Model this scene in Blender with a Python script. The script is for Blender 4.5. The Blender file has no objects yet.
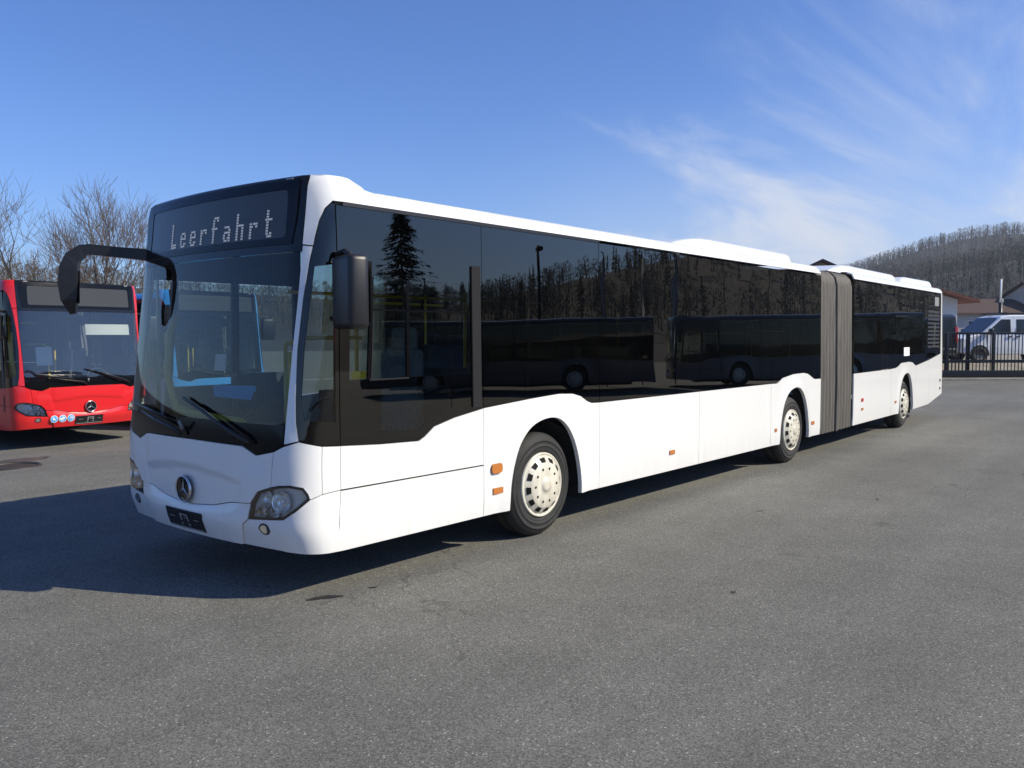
import bpy, bmesh, math, random
import numpy as np
from mathutils import Vector, Matrix
from mathutils.geometry import delaunay_2d_cdt
R = math.radians
sc = bpy.context.scene
C = sc.collection

# ------------------------------------------------------------------ camera, sky, sun, exposure
CAM = (-3.3675, -6.0671, 1.85)
yaw, pitch, roll = .6972, -.0559, -.0024
cd = bpy.data.cameras.new('camera'); cam = bpy.data.objects.new('camera', cd); C.objects.link(cam)
cd.sensor_width = 36.0; cd.lens = 852.3/1024*36.0; cd.clip_start = .05; cd.clip_end = 6000
fw = Vector((math.cos(pitch)*math.cos(yaw), math.cos(pitch)*math.sin(yaw), math.sin(pitch)))
rt = Vector((math.sin(yaw), -math.cos(yaw), 0)); up = rt.cross(fw)
r2 = rt*math.cos(roll)+up*math.sin(roll); u2 = up*math.cos(roll)-rt*math.sin(roll)
M = Matrix((r2, u2, -fw)).transposed().to_4x4(); M.translation = Vector(CAM)
cam.matrix_world = M
sc.camera = cam

SUN = Vector((.63, -1.12, 1.0)).normalized()
SUN_EL = math.asin(SUN.z); SUN_AZ = math.atan2(SUN.x, SUN.y)      # azimuth clockwise from +Y
world = bpy.data.worlds.new('World'); sc.world = world; world.use_nodes = True
wt = world.node_tree; wn = wt.nodes; wl = wt.links
bg = wn['Background']; bg.inputs['Strength'].default_value = .074
sky = wn.new('ShaderNodeTexSky'); sky.sky_type = 'NISHITA'; sky.sun_disc = False
sky.sun_elevation = SUN_EL; sky.sun_rotation = SUN_AZ
sky.air_density = 1.0; sky.dust_density = .6; sky.ozone_density = 2.5; sky.altitude = 300
def wmath(op, a, b=None, c=None, clamp=False):
    n = wn.new('ShaderNodeMath'); n.operation = op; n.use_clamp = clamp
    for i, v in enumerate((a, b, c)):
        if v is None: continue
        if isinstance(v, (int, float)): n.inputs[i].default_value = v
        else: wl.new(v, n.inputs[i])
    return n.outputs[0]
tc = wn.new('ShaderNodeTexCoord'); sx = wn.new('ShaderNodeSeparateXYZ'); wl.new(tc.outputs['Generated'], sx.inputs[0])
zz = wmath('MAXIMUM', sx.outputs[2], .02)
zc = wmath('ADD', zz, .12)
cx = wn.new('ShaderNodeCombineXYZ')
wl.new(wmath('DIVIDE', sx.outputs[0], zc), cx.inputs[0]); wl.new(wmath('DIVIDE', sx.outputs[1], zc), cx.inputs[1])
mp = wn.new('ShaderNodeMapping'); wl.new(cx.outputs[0], mp.inputs['Vector'])
mp.inputs['Rotation'].default_value = (0, 0, R(-35)); mp.inputs['Scale'].default_value = (.45, 1.3, 1); mp.inputs['Location'].default_value = (7.2, 2.3, 0)
nz = wn.new('ShaderNodeTexNoise'); nz.inputs['Scale'].default_value = 1.1; nz.inputs['Detail'].default_value = 9; nz.inputs['Roughness'].default_value = .62
nz.inputs['Distortion'].default_value = .6
wl.new(mp.outputs[0], nz.inputs['Vector'])
# cirrus gathers over the hills to the right (east of the yard) and thins out overhead
ez = wmath('ADD', wmath('MULTIPLY', sx.outputs[0], .985), wmath('MULTIPLY', sx.outputs[1], .17))
side = wn.new('ShaderNodeMapRange'); side.interpolation_type = 'SMOOTHSTEP'; wl.new(ez, side.inputs[0])
side.inputs[1].default_value = .80; side.inputs[2].default_value = .985
cl = wn.new('ShaderNodeMapRange'); cl.interpolation_type = 'SMOOTHSTEP'; wl.new(wmath('ADD', nz.outputs[0], wmath('MULTIPLY_ADD', side.outputs[0], .38, -.16)), cl.inputs[0])
cl.inputs[1].default_value = .56; cl.inputs[2].default_value = .92
hz = wn.new('ShaderNodeMapRange'); hz.interpolation_type = 'SMOOTHSTEP'; wl.new(sx.outputs[2], hz.inputs[0])
hz.inputs[1].default_value = .0; hz.inputs[2].default_value = .30; hz.inputs[3].default_value = .42; hz.inputs[4].default_value = .0
lowc = wn.new('ShaderNodeMapRange'); lowc.interpolation_type = 'SMOOTHSTEP'; wl.new(sx.outputs[2], lowc.inputs[0]); lowc.inputs[1].default_value = .12; lowc.inputs[2].default_value = .42; lowc.inputs[3].default_value = .72; lowc.inputs[4].default_value = .42
cm = wmath('ADD', wmath('MULTIPLY', cl.outputs[0], lowc.outputs[0]), wmath('MULTIPLY', hz.outputs[0], wmath('MULTIPLY_ADD', side.outputs[0], .9, .22)), clamp=True)
mx = wn.new('ShaderNodeMix'); mx.data_type = 'RGBA'
tint = wn.new('ShaderNodeVectorMath'); tint.operation = 'MULTIPLY'; wl.new(sky.outputs[0], tint.inputs[0]); tint.inputs[1].default_value = (.76, 1.10, 1.72)
wl.new(cm, mx.inputs['Factor']); wl.new(tint.outputs[0], mx.inputs[6]); mx.inputs[7].default_value = (7.6, 8.2, 9.4, 1)
wl.new(mx.outputs[2], bg.inputs['Color'])

sd = bpy.data.lights.new('sun', 'SUN'); sd.energy = 4.7; sd.angle = R(.5); sd.color = (1, .91, .72)
so = bpy.data.objects.new('sun', sd); C.objects.link(so); so.rotation_euler = (-SUN).to_track_quat('-Z', 'Y').to_euler(); so.location = (20, -40, 40)
vs = sc.view_settings; vs.view_transform = 'Standard'; vs.look = 'None'; vs.exposure = .36; vs.gamma = 1; vs.use_curve_mapping = False
sc.cycles.max_bounces = 10; sc.cycles.transparent_max_bounces = 16

# ------------------------------------------------------------------ materials
def mat(name, col, rough=.5, metal=0, spec=.5, coat=0, emit=None, noise=None, bump=None, scale=None):
    """Principled material; noise = (scale, amount) varies the colour, bump = (scale, strength)."""
    m = bpy.data.materials.new(name); m.use_nodes = True; t = m.node_tree; b = t.nodes['Principled BSDF']
    b.inputs['Base Color'].default_value = (*col, 1); b.inputs['Roughness'].default_value = rough; b.inputs['Metallic'].default_value = metal
    b.inputs['Specular IOR Level'].default_value = spec
    if coat: b.inputs['Coat Weight'].default_value = coat; b.inputs['Coat Roughness'].default_value = .04
    if emit: b.inputs['Emission Color'].default_value = (*emit[:3], 1); b.inputs['Emission Strength'].default_value = emit[3]
    if noise or bump:
        g = t.nodes.new('ShaderNodeTexCoord')
    if noise:
        n = t.nodes.new('ShaderNodeTexNoise'); n.inputs['Scale'].default_value = noise[0]; n.inputs['Detail'].default_value = 6; n.inputs['Roughness'].default_value = .65
        src = g.outputs['Object']
        if scale:
            mpn = t.nodes.new('ShaderNodeMapping'); mpn.inputs['Scale'].default_value = scale; t.links.new(src, mpn.inputs[0]); src = mpn.outputs[0]
        t.links.new(src, n.inputs['Vector'])
        r = t.nodes.new('ShaderNodeMapRange'); t.links.new(n.outputs[0], r.inputs[0]); r.inputs[1].default_value = .3; r.inputs[2].default_value = .7
        r.inputs[3].default_value = 1-noise[1]; r.inputs[4].default_value = 1+noise[1]
        v = t.nodes.new('ShaderNodeVectorMath'); v.operation = 'SCALE'; v.inputs[0].default_value = col; t.links.new(r.outputs[0], v.inputs['Scale'])
        t.links.new(v.outputs[0], b.inputs['Base Color'])
    if bump:
        n2 = t.nodes.new('ShaderNodeTexNoise'); n2.inputs['Scale'].default_value = bump[0]; n2.inputs['Detail'].default_value = 4
        t.links.new(g.outputs['Object'], n2.inputs['Vector'])
        bp = t.nodes.new('ShaderNodeBump'); bp.inputs['Strength'].default_value = bump[1]; bp.inputs['Distance'].default_value = .02
        t.links.new(n2.outputs[0], bp.inputs['Height']); t.links.new(bp.outputs[0], b.inputs['Normal'])
    return m
def glass(name, tint, ior=1.5, refl=1.35, rough=0):
    """thin pane: fresnel mix of a mirror and tinted see-through"""
    m = bpy.data.materials.new(name); m.use_nodes = True; t = m.node_tree; t.nodes.clear()
    o = t.nodes.new('ShaderNodeOutputMaterial'); mi = t.nodes.new('ShaderNodeMixShader'); tr = t.nodes.new('ShaderNodeBsdfTransparent'); gl = t.nodes.new('ShaderNodeBsdfGlossy')
    tr.inputs[0].default_value = (*tint, 1); gl.inputs['Roughness'].default_value = rough; gl.inputs[0].default_value = (1, .96, .90, 1)
    f = t.nodes.new('ShaderNodeFresnel'); f.inputs[0].default_value = ior
    mm = t.nodes.new('ShaderNodeMath'); mm.operation = 'MULTIPLY'; mm.use_clamp = True; mm.inputs[1].default_value = refl; t.links.new(f.outputs[0], mm.inputs[0])
    tcn = t.nodes.new('ShaderNodeTexCoord'); nn = t.nodes.new('ShaderNodeTexNoise'); nn.inputs['Scale'].default_value = .9; nn.inputs['Detail'].default_value = 1
    t.links.new(tcn.outputs['Object'], nn.inputs[0]); bp = t.nodes.new('ShaderNodeBump'); bp.inputs['Strength'].default_value = .025; bp.inputs['Distance'].default_value = .12
    t.links.new(nn.outputs[0], bp.inputs['Height']); t.links.new(bp.outputs[0], gl.inputs['Normal'])
    t.links.new(mm.outputs[0], mi.inputs[0]); t.links.new(tr.outputs[0], mi.inputs[1]); t.links.new(gl.outputs[0], mi.inputs[2]); t.links.new(mi.outputs[0], o.inputs[0])
    return m
def paint(name, col, dirt=(.38, .34, .28), amount=.16):
    """gloss coach paint with faint road dirt low on the panels and vertical water streaks"""
    m = mat(name, col, .28, 0, .5, .5); t = m.node_tree; b = t.nodes['Principled BSDF']
    g = t.nodes.new('ShaderNodeTexCoord'); s = t.nodes.new('ShaderNodeSeparateXYZ'); t.links.new(g.outputs['Object'], s.inputs[0])
    mpn = t.nodes.new('ShaderNodeMapping'); mpn.inputs['Scale'].default_value = (4, 4, .7); t.links.new(g.outputs['Object'], mpn.inputs[0])
    n = t.nodes.new('ShaderNodeTexNoise'); n.inputs['Scale'].default_value = 3.2; n.inputs['Detail'].default_value = 8; n.inputs['Roughness'].default_value = .7; t.links.new(mpn.outputs[0], n.inputs[0])
    low = t.nodes.new('ShaderNodeMapRange'); low.interpolation_type = 'SMOOTHSTEP'; t.links.new(s.outputs[2], low.inputs[0])
    low.inputs[1].default_value = .3; low.inputs[2].default_value = .75; low.inputs[3].default_value = 1; low.inputs[4].default_value = .16
    rm = t.nodes.new('ShaderNodeMapRange'); t.links.new(n.outputs[0], rm.inputs[0]); rm.inputs[1].default_value = .38; rm.inputs[2].default_value = .75
    mu = t.nodes.new('ShaderNodeMath'); mu.operation = 'MULTIPLY'; t.links.new(low.outputs[0], mu.inputs[0]); t.links.new(rm.outputs[0], mu.inputs[1])
    mu2 = t.nodes.new('ShaderNodeMath'); mu2.operation = 'MULTIPLY'; mu2.inputs[1].default_value = amount; t.links.new(mu.outputs[0], mu2.inputs[0])
    mi = t.nodes.new('ShaderNodeMix'); mi.data_type = 'RGBA'; t.links.new(mu2.outputs[0], mi.inputs['Factor']); mi.inputs[6].default_value = (*col, 1); mi.inputs[7].default_value = (*dirt, 1)
    t.links.new(mi.outputs[2], b.inputs['Base Color'])
    # the sheets are never quite flat
    w = t.nodes.new('ShaderNodeTexNoise'); w.inputs['Scale'].default_value = 2.2; w.inputs['Detail'].default_value = 2; t.links.new(g.outputs['Object'], w.inputs[0]); bp = t.nodes.new('ShaderNodeBump'); bp.inputs['Strength'].default_value = .12; bp.inputs['Distance'].default_value = .02; t.links.new(w.outputs[0], bp.inputs['Height']); t.links.new(bp.outputs[0], b.inputs['Normal']); t.links.new(bp.outputs[0], b.inputs['Coat Normal'])
    return m
MT = dict(
    white=paint('white_paint', (.78, .78, .77)), red=paint('red_paint', (.62, .012, .016), (.2, .1, .08)), blue=paint('blue_paint', (.04, .25, .62)),
    silver=paint('silver_paint', (.5, .52, .55)), grey_paint=paint('grey_paint', (.06, .065, .08)),
    black=mat('black_gloss', (.006, .006, .007), .05, 0, .6), frit=mat('glass_frit', (.008, .008, .009), .05, 0, .4),
    dark=mat('dark_plastic', (.012, .012, .014), .38, noise=(30, .25), bump=(300, .1)), rubber=mat('tyre_rubber', (.017, .017, .017), .75, noise=(9, .35), bump=(120, .15)),
    seal=mat('rubber_seal', (.02, .02, .022), .85, 0, .15), frit_low=mat('lower_frit', (.004, .004, .005), .12, 0, .22), under=mat('underbody', (.012, .012, .012), .8, noise=(8, .5)),
    steel=mat('steel', (.55, .55, .56), .3, 1), reflector=mat('lamp_reflector', (.9, .9, .9), .2, .75), bowl=mat('lamp_bowl', (.80, .80, .80), .3, .1), chrome=mat('chrome', (.85, .86, .88), .06, 1), cap=paint('wheel_cap_paint', (.74, .71, .60), (.3, .25, .18), .6),
    gwind=glass('windscreen_glass', (.66, .71, .69), refl=.95), gred=glass('sunlit_windscreen_glass', (.68, .72, .72), refl=2.8), gdark=glass('tinted_glass', (.02, .024, .026), refl=1.6), gmid=glass('green_glass', (.58, .68, .64), refl=1.5), sfrit=glass('side_frit', (0, 0, 0), refl=1.6), glamp=glass('lamp_glass', (.93, .95, .96), refl=1.6),
    amber=mat('amber_lens', (.50, .17, .035), .25, coat=.3), redlens=mat('red_lens', (.5, .03, .03), .2, coat=.5),
    int_dark=mat('interior_dark', (.03, .031, .035), .7), int_grey=mat('interior_grey', (.22, .23, .24), .7), seat=mat('seat_fabric', (.05, .08, .16), .9, noise=(60, .4)), seat_g=mat('seat_grey', (.16, .17, .18), .85, noise=(50, .3)),
    yellow=mat('yellow_rail', (.85, .58, .03), .35), bluesign=mat('blue_sign', (.05, .36, .85), .5), paper=mat('paper', (.8, .82, .8), .8), led=mat('led_dots', (.62, .62, .6), .5, emit=(1, .98, .92, .10)),
    floorm=mat('bus_floor', (.1, .1, .1), .7), screen=mat('display_screen', (.05, .05, .048), .2, 0, .35),
)
def bellows_mat():
    m = mat('bellows_fabric', (.082, .076, .066), .7, noise=(14, .75), scale=(7, 7, .12)); return m
MT['bellows'] = bellows_mat()

# ------------------------------------------------------------------ mesh helpers
class MB:
    def __init__(s): s.v = []; s.f = []; s.sm = []; s.mi = []; s.cur = 0
    def add(s, vs, fs, smooth=False):
        o = len(s.v); s.v += [tuple(p) for p in vs]; s.f += [tuple(i+o for i in f) for f in fs]; s.sm += [smooth]*len(fs); s.mi += [s.cur]*len(fs); return s
    def box(s, c, d, bev=0, rz=0):
        cx_, cy_, cz_ = c; a, b, h = d[0]/2, d[1]/2, d[2]/2
        if bev <= 0:
            P = [(i*a, j*b, k*h) for i in (-1, 1) for j in (-1, 1) for k in (-1, 1)]
            Fc = [(0, 1, 3, 2), (4, 6, 7, 5), (0, 4, 5, 1), (2, 3, 7, 6), (0, 2, 6, 4), (1, 5, 7, 3)]
        else:
            bm = bmesh.new(); bmesh.ops.create_cube(bm, size=1)
            for v in bm.verts: v.co = Vector((v.co.x*2*a, v.co.y*2*b, v.co.z*2*h))
            bmesh.ops.bevel(bm, geom=bm.edges[:], offset=min(bev, a*.9, b*.9, h*.9), segments=3, profile=.5, affect='EDGES')
            bm.verts.index_update(); P = [tuple(v.co) for v in bm.verts]; Fc = [tuple(v.index for v in f.verts) for f in bm.faces]; bm.free()
        c_, s_ = math.cos(rz), math.sin(rz)
        return s.add([(cx_+c_*x-s_*y, cy_+s_*x+c_*y, cz_+z) for x, y, z in P], Fc, bev > 0)
    def tube(s, pts, rad, n=8, caps=True, square=False):
        """tube along pts; rad is a number, a list, or a list of (ra, rb)"""
        pts = [Vector(p) for p in pts]; V = []; Fc = []
        up0 = Vector((0, 0, 1)); b = None
        for i, p in enumerate(pts):
            t = (pts[min(i+1, len(pts)-1)]-pts[max(i-1, 0)]).normalized()
            if b is None:
                a = t.cross(up0)
                if a.length < .05: a = t.cross(Vector((1, 0, 0)))
                a.normalize(); b = a.cross(t).normalized()
            else:
                a = t.cross(b).normalized(); b = a.cross(t).normalized()
            r = rad[i] if isinstance(rad, (list, tuple)) else rad
            ra, rb = r if isinstance(r, tuple) else (r, r)
            for k in range(n):
                w = 2*math.pi*(k+(.5 if square else 0))/n; V.append(p+a*(ra*math.cos(w))+b*(rb*math.sin(w)))
        for i in range(len(pts)-1):
            for k in range(n): Fc.append((i*n+k, i*n+(k+1) % n, (i+1)*n+(k+1) % n, (i+1)*n+k))
        s.add(V, Fc, not square)
        if caps:
            o = len(s.v)-len(V); s.f += [tuple(o+k for k in range(n))[::-1], tuple(o+(len(pts)-1)*n+k for k in range(n))]; s.sm += [False, False]; s.mi += [s.cur]*2
        return s
    def lathe_y(s, prof, n=48, c=(0, 0, 0), smooth=True):
        """revolve (radius, y) round the Y axis"""
        V = []; Fc = []
        for r, y in prof:
            for k in range(n):
                w = 2*math.pi*k/n; V.append((c[0]+r*math.cos(w), c[1]+y, c[2]+r*math.sin(w)))
        for i in range(len(prof)-1):
            for k in range(n): Fc.append((i*n+k, (i+1)*n+k, (i+1)*n+(k+1) % n, i*n+(k+1) % n))
        return s.add(V, Fc, smooth)
    def grid(s, rows, smooth=True, flip=False):
        n = len(rows[0]); V = [p for r in rows for p in r]; Fc = []
        for i in range(len(rows)-1):
            for k in range(n-1):
                q = (i*n+k, i*n+k+1, (i+1)*n+k+1, (i+1)*n+k); Fc.append(q[::-1] if flip else q)
        return s.add(V, Fc, smooth)
    def xf(s, fn): s.v = [tuple(fn(p)) for p in s.v]; return s
    def build(s, name, m, parent=None, loc=None, rot=None):
        me = bpy.data.meshes.new(name); me.from_pydata(s.v, [], s.f); me.polygons.foreach_set('use_smooth', s.sm)
        if any(s.mi): me.polygons.foreach_set('material_index', s.mi)
        me.update()
        o = bpy.data.objects.new(name, me); C.objects.link(o)
        for q in (m if isinstance(m, (list, tuple)) else [m]): me.materials.append(MT[q] if isinstance(q, str) else q)
        if parent: o.parent = parent
        if loc: o.location = loc
        if rot: o.rotation_euler = rot
        return o
def tag(o, label=None, cat=None, group=None, kind=None):
    if label: o['label'] = label
    if cat: o['category'] = cat
    if group: o['group'] = group
    if kind: o['kind'] = kind
    return o
def empty(name, loc=(0, 0, 0), rz=0, parent=None):
    o = bpy.data.objects.new(name, None); C.objects.link(o); o.location = loc; o.rotation_euler = (0, 0, rz); o.empty_display_size = .2
    if parent: o.parent = parent
    return o
def copy_tree(o, parent=None, swap=None):
    c = o.copy(); C.objects.link(c)
    if parent: c.parent = parent
    if swap and c.type == 'MESH' and c.data.materials and c.data.materials[0] in swap:
        c.data = c.data.copy(); c.data.materials[0] = swap[o.data.materials[0]]
    for ch in list(o.children): copy_tree(ch, c, swap)
    return c
def sstep(a, b, x):
    t = min(1, max(0, (x-a)/(b-a))); return t*t*(3-2*t)
def inside(p, poly):
    x, y = p; r = False
    for (x1, y1), (x2, y2) in zip(poly, poly[1:]+poly[:1]):
        if (y1 > y) != (y2 > y) and x < (x2-x1)*(y-y1)/(y2-y1)+x1: r = not r
    return r
DEBUG = False
# ------------------------------------------------------------------ ground
def gz(x, y):
    """level of the yard: it dips a little towards the parked buses and steps up beyond the gate"""
    return -.155*sstep(5.5, 10.5, y)
def asphalt():
    m = bpy.data.materials.new('asphalt'); m.use_nodes = True; t = m.node_tree; b = t.nodes['Principled BSDF']; N = t.nodes.new; L = t.links.new
    g = N('ShaderNodeTexCoord'); P = g.outputs['Object']
    def noise(sc_, det=4, ro=.55, vec=P):
        n = N('ShaderNodeTexNoise'); n.inputs['Scale'].default_value = sc_; n.inputs['Detail'].default_value = det; n.inputs['Roughness'].default_value = ro; L(vec, n.inputs['Vector']); return n.outputs[0]
    def rng(v, a, b_, c, d):
        r = N('ShaderNodeMapRange'); L(v, r.inputs[0]); r.inputs[1].default_value = a; r.inputs[2].default_value = b_; r.inputs[3].default_value = c; r.inputs[4].default_value = d; return r.outputs[0]
    def mul(a, b_):
        n = N('ShaderNodeMath'); n.operation = 'MULTIPLY'
        for i, v in enumerate((a, b_)):
            if isinstance(v, (int, float)): n.inputs[i].default_value = v
            else: L(v, n.inputs[i])
        return n.outputs[0]
    big = rng(noise(.22, 5, .6), .3, .7, .84, 1.16)
    mid = rng(noise(1.6, 6, .65), .3, .7, .9, 1.1)
    # long tyre sweeps across the yard
    mpn = N('ShaderNodeMapping'); mpn.inputs['Rotation'].default_value = (0, 0, R(-12)); mpn.inputs['Scale'].default_value = (.06, .9, 1); L(P, mpn.inputs[0])
    sweep = rng(noise(1.1, 5, .6, mpn.outputs[0]), .35, .7, .90, 1.13)
    # exposed stones of the surface course; the brightest few carry a painted sparkle
    vo = N('ShaderNodeTexVoronoi'); vo.inputs['Scale'].default_value = 125; L(P, vo.inputs['Vector'])
    wn_ = N('ShaderNodeTexWhiteNoise'); L(vo.outputs['Position'], wn_.inputs['Vector'])
    stone = rng(wn_.outputs['Value'], 0, 1, .62, 1.38); glint = rng(wn_.outputs['Value'], .98, .992, 1, 1.8)
    st2 = N('ShaderNodeMath'); st2.operation = 'POWER'; L(stone, st2.inputs[0]); st2.inputs[1].default_value = 1.25
    fine = rng(noise(75, 6, .85), .32, .68, .68, 1.30)
    # cracks
    mpc = N('ShaderNodeVectorMath'); mpc.operation = 'ADD'; L(P, mpc.inputs[0])
    nc = N('ShaderNodeTexNoise'); nc.inputs['Scale'].default_value = .7; nc.inputs['Detail'].default_value = 7; L(P, nc.inputs['Vector']); vsn = N('ShaderNodeVectorMath'); vsn.operation = 'SCALE'; vsn.inputs['Scale'].default_value = 2.2; L(nc.outputs['Color'], vsn.inputs[0]); L(vsn.outputs[0], mpc.inputs[1])
    vc = N('ShaderNodeTexVoronoi'); vc.feature = 'DISTANCE_TO_EDGE'; vc.inputs['Scale'].default_value = .16; L(mpc.outputs[0], vc.inputs['Vector'])
    crk = rng(vc.outputs['Distance'], .0, .0024, .66, 1)
    gate = rng(noise(.35, 3), .48, .56, 0, 1)      # cracks only here and there
    ck = N('ShaderNodeMix'); ck.data_type = 'FLOAT'; L(gate, ck.inputs[0]); ck.inputs[2].default_value = 1; L(crk, ck.inputs[3])
    # oil drips
    oil = rng(noise(1.05, 3, .5), .70, .76, 1, .55)
    v = mul(mul(mul(mul(big, mid), sweep), mul(mul(st2.outputs[0], glint), fine)), mul(ck.outputs[0], oil))
    sca = N('ShaderNodeVectorMath'); sca.operation = 'SCALE'; sca.inputs[0].default_value = (.138, .136, .122); L(v, sca.inputs['Scale'])
    L(sca.outputs[0], b.inputs['Base Color']); b.inputs['Roughness'].default_value = .85; b.inputs['Specular IOR Level'].default_value = .35
    bp = N('ShaderNodeBump'); bp.inputs['Strength'].default_value = .55; bp.inputs['Distance'].default_value = .006; L(mul(stone, fine), bp.inputs['Height']); L(bp.outputs[0], b.inputs['Normal'])
    return m
MT['asphalt'] = asphalt()
MT['kerb'] = mat('kerb_concrete', (.3, .29, .27), .85, noise=(3, .3)); MT['upper'] = mat('gravel_yard', (.24, .22, .18), .95, noise=(1.2, .3))
xs = [-900, -450, -150, -40, -20, -10]+list(range(-8, 20, 2))+[22, 30, 45, 80, 200, 450, 900]
ys = [-900, -450, -150, -40, -20, -10, -4, 0, 4]+[5.5+.5*i for i in range(0, 11)]+[14, 20, 40, 80, 200, 450, 900]
g = MB(); g.grid([[(x, y, gz(x, y)) for x in xs] for y in ys], smooth=True)
tag(g.build('ground', 'asphalt'), kind='structure')
# stains and the wet gully
def blot(cx_, cy_, r, sq=.6, rz=0, seed=1, z=.004):
    rnd = random.Random(seed); n = 28; ph = [rnd.uniform(0, 6.28) for _ in range(4)]
    P = []
    for k in range(n):
        w = 2*math.pi*k/n; q = r*(1+.22*math.sin(2*w+ph[0])+.14*math.sin(3*w+ph[1])+.1*math.sin(5*w+ph[2])+.06*math.sin(9*w+ph[3]))
        a, b = q*math.cos(w), q*sq*math.sin(w); P.append((cx_+a*math.cos(rz)-b*math.sin(rz), cy_+a*math.sin(rz)+b*math.cos(rz), z+gz(cx_, cy_)))
    m = MB(); m.add(P, [tuple(range(n))]); return m
MT['stain'] = mat('oil_stain', (.035, .034, .033), .55, noise=(14, .4)); MT['wet'] = mat('wet_asphalt', (.052, .052, .05), .55, noise=(5, .4)); MT['iron'] = mat('cast_iron', (.06, .055, .05), .6, .6, noise=(20, .3))

# ------------------------------------------------------------------ city bus, built panel by panel on one lofted body surface
def contour_table(end, rear):
    P = []
    if not rear:
        for i in range(49):
            y = 1.075*i/48; P.append((.07*y*y, y))
        for i in range(3, 25):
            th = R(9)+R(81)*i/24; P.append((.3125-.22*math.cos(th), 1.055+.22*math.sin(th)))
        P.append((30.0, 1.275)); straight0 = len(P)-2
    else:
        P.append((0.0, 1.275)); P.append((end-.16, 1.275))
        for i in range(1, 13):
            th = R(90)*i/12; P.append((end-.16+.16*math.sin(th), 1.115+.16*math.cos(th)))
        for i in range(1, 11): P.append((end+.03*math.sin(math.pi/2*i/10), 1.115*(1-i/10)))
    S = [0.0]
    for a, b in zip(P, P[1:]): S.append(S[-1]+math.hypot(b[0]-a[0], b[1]-a[1]))
    return P, S
CP, CS = contour_table(30, False); SK = CS[-2]-CP[-2][0]          # along the side s = x + SK
RTAB = {}
VT = 2.80
def contour(s, rear=None):
    if rear is None: P, S = CP, CS; a = abs(s)
    else:
        if rear not in RTAB: RTAB[rear] = contour_table(rear, True)
        P, S = RTAB[rear]; a = abs(s)-SK
    a = min(max(a, 0), S[-1]-1e-6); lo, hi = 0, len(S)-1
    while hi-lo > 1:
        m = (lo+hi)//2
        if S[m] <= a: lo = m
        else: hi = m
    t = (a-S[lo])/(S[hi]-S[lo]); p, q = P[lo], P[hi]
    def tang(k):
        if rear is None and k >= len(P)-2: return (1, 0)
        if rear is not None and k <= 1: return (1, 0)
        if rear is None and k == 0: return (0, 1)
        if rear is not None and k == len(P)-1: return (0, -1)
        dx, dy = P[k+1][0]-P[k-1][0], P[k+1][1]-P[k-1][1]; L = math.hypot(dx, dy); return dx/L, dy/L
    t0, t1 = tang(lo), tang(hi); tx, ty = t0[0]+(t1[0]-t0[0])*t, t0[1]+(t1[1]-t0[1])*t; L = math.hypot(tx, ty)
    nx, ny = -ty/L, tx/L
    sg = -1 if s > 0 else 1
    return p[0]+(q[0]-p[0])*t, sg*(p[1]+(q[1]-p[1])*t), nx, sg*ny
def SF(s, v, off=0.0, rear=None):
    x, y, nx, ny = contour(s, rear); z = min(v, VT); x2 = x; nz = .05
    if rear is None:
        rk = .118*(math.sqrt((z-1.0)**2+.01)+(z-1.0))/2
        if z < .5: rk += .35*(.5-z)
        x2 = x+rk*(1-sstep(.1, 1.4, x)); hw = 1-sstep(.38, .80, x)
    else:
        hw = 0; x2 = x-(.10*max(0, z-1.2))*sstep(rear-.3, rear, x)
    ti = .012*max(0, z-1.1)+(.08*(.42-z) if z < .42 else 0)
    y2 = y*(1-ti/1.275)
    if v > VT:
        t = (v-VT)/.16*math.pi/2; r = .14-.09*hw; h = .125+.06*hw
        d = r*(1-math.cos(t)); z = VT+h*math.sin(t); x2 -= nx*d; y2 -= ny*d
        nx, ny, nz = nx*math.cos(t), ny*math.cos(t), math.sin(t)
    return (x2+nx*off, y2+ny*off, z+nz*off)
def area(p): return sum(a[0]*b[1]-b[0]*a[1] for a, b in zip(p, p[1:]+p[:1]))/2
def inset(poly, d):
    n = len(poly); out = []
    for i in range(n):
        p0, p1, p2 = Vector(poly[i-1]), Vector(poly[i]), Vector(poly[(i+1) % n])
        a, b = (p1-p0).normalized(), (p2-p1).normalized(); na, nb = Vector((-a.y, a.x)), Vector((-b.y, b.x))
        m = na+nb; l = m.length
        if l < 1e-3: out.append(tuple(p1)); continue
        m /= l; k = d/max(.35, m.dot(na)); out.append(tuple(p1+m*k))
    return out
PIV = 10.4
def bend_fn(b):
    if not b: return lambda p: p
    c, s = math.cos(b), math.sin(b)
    return lambda p: (PIV+c*(p[0]-PIV)-s*p[1], s*(p[0]-PIV)+c*p[1], p[2])
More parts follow.
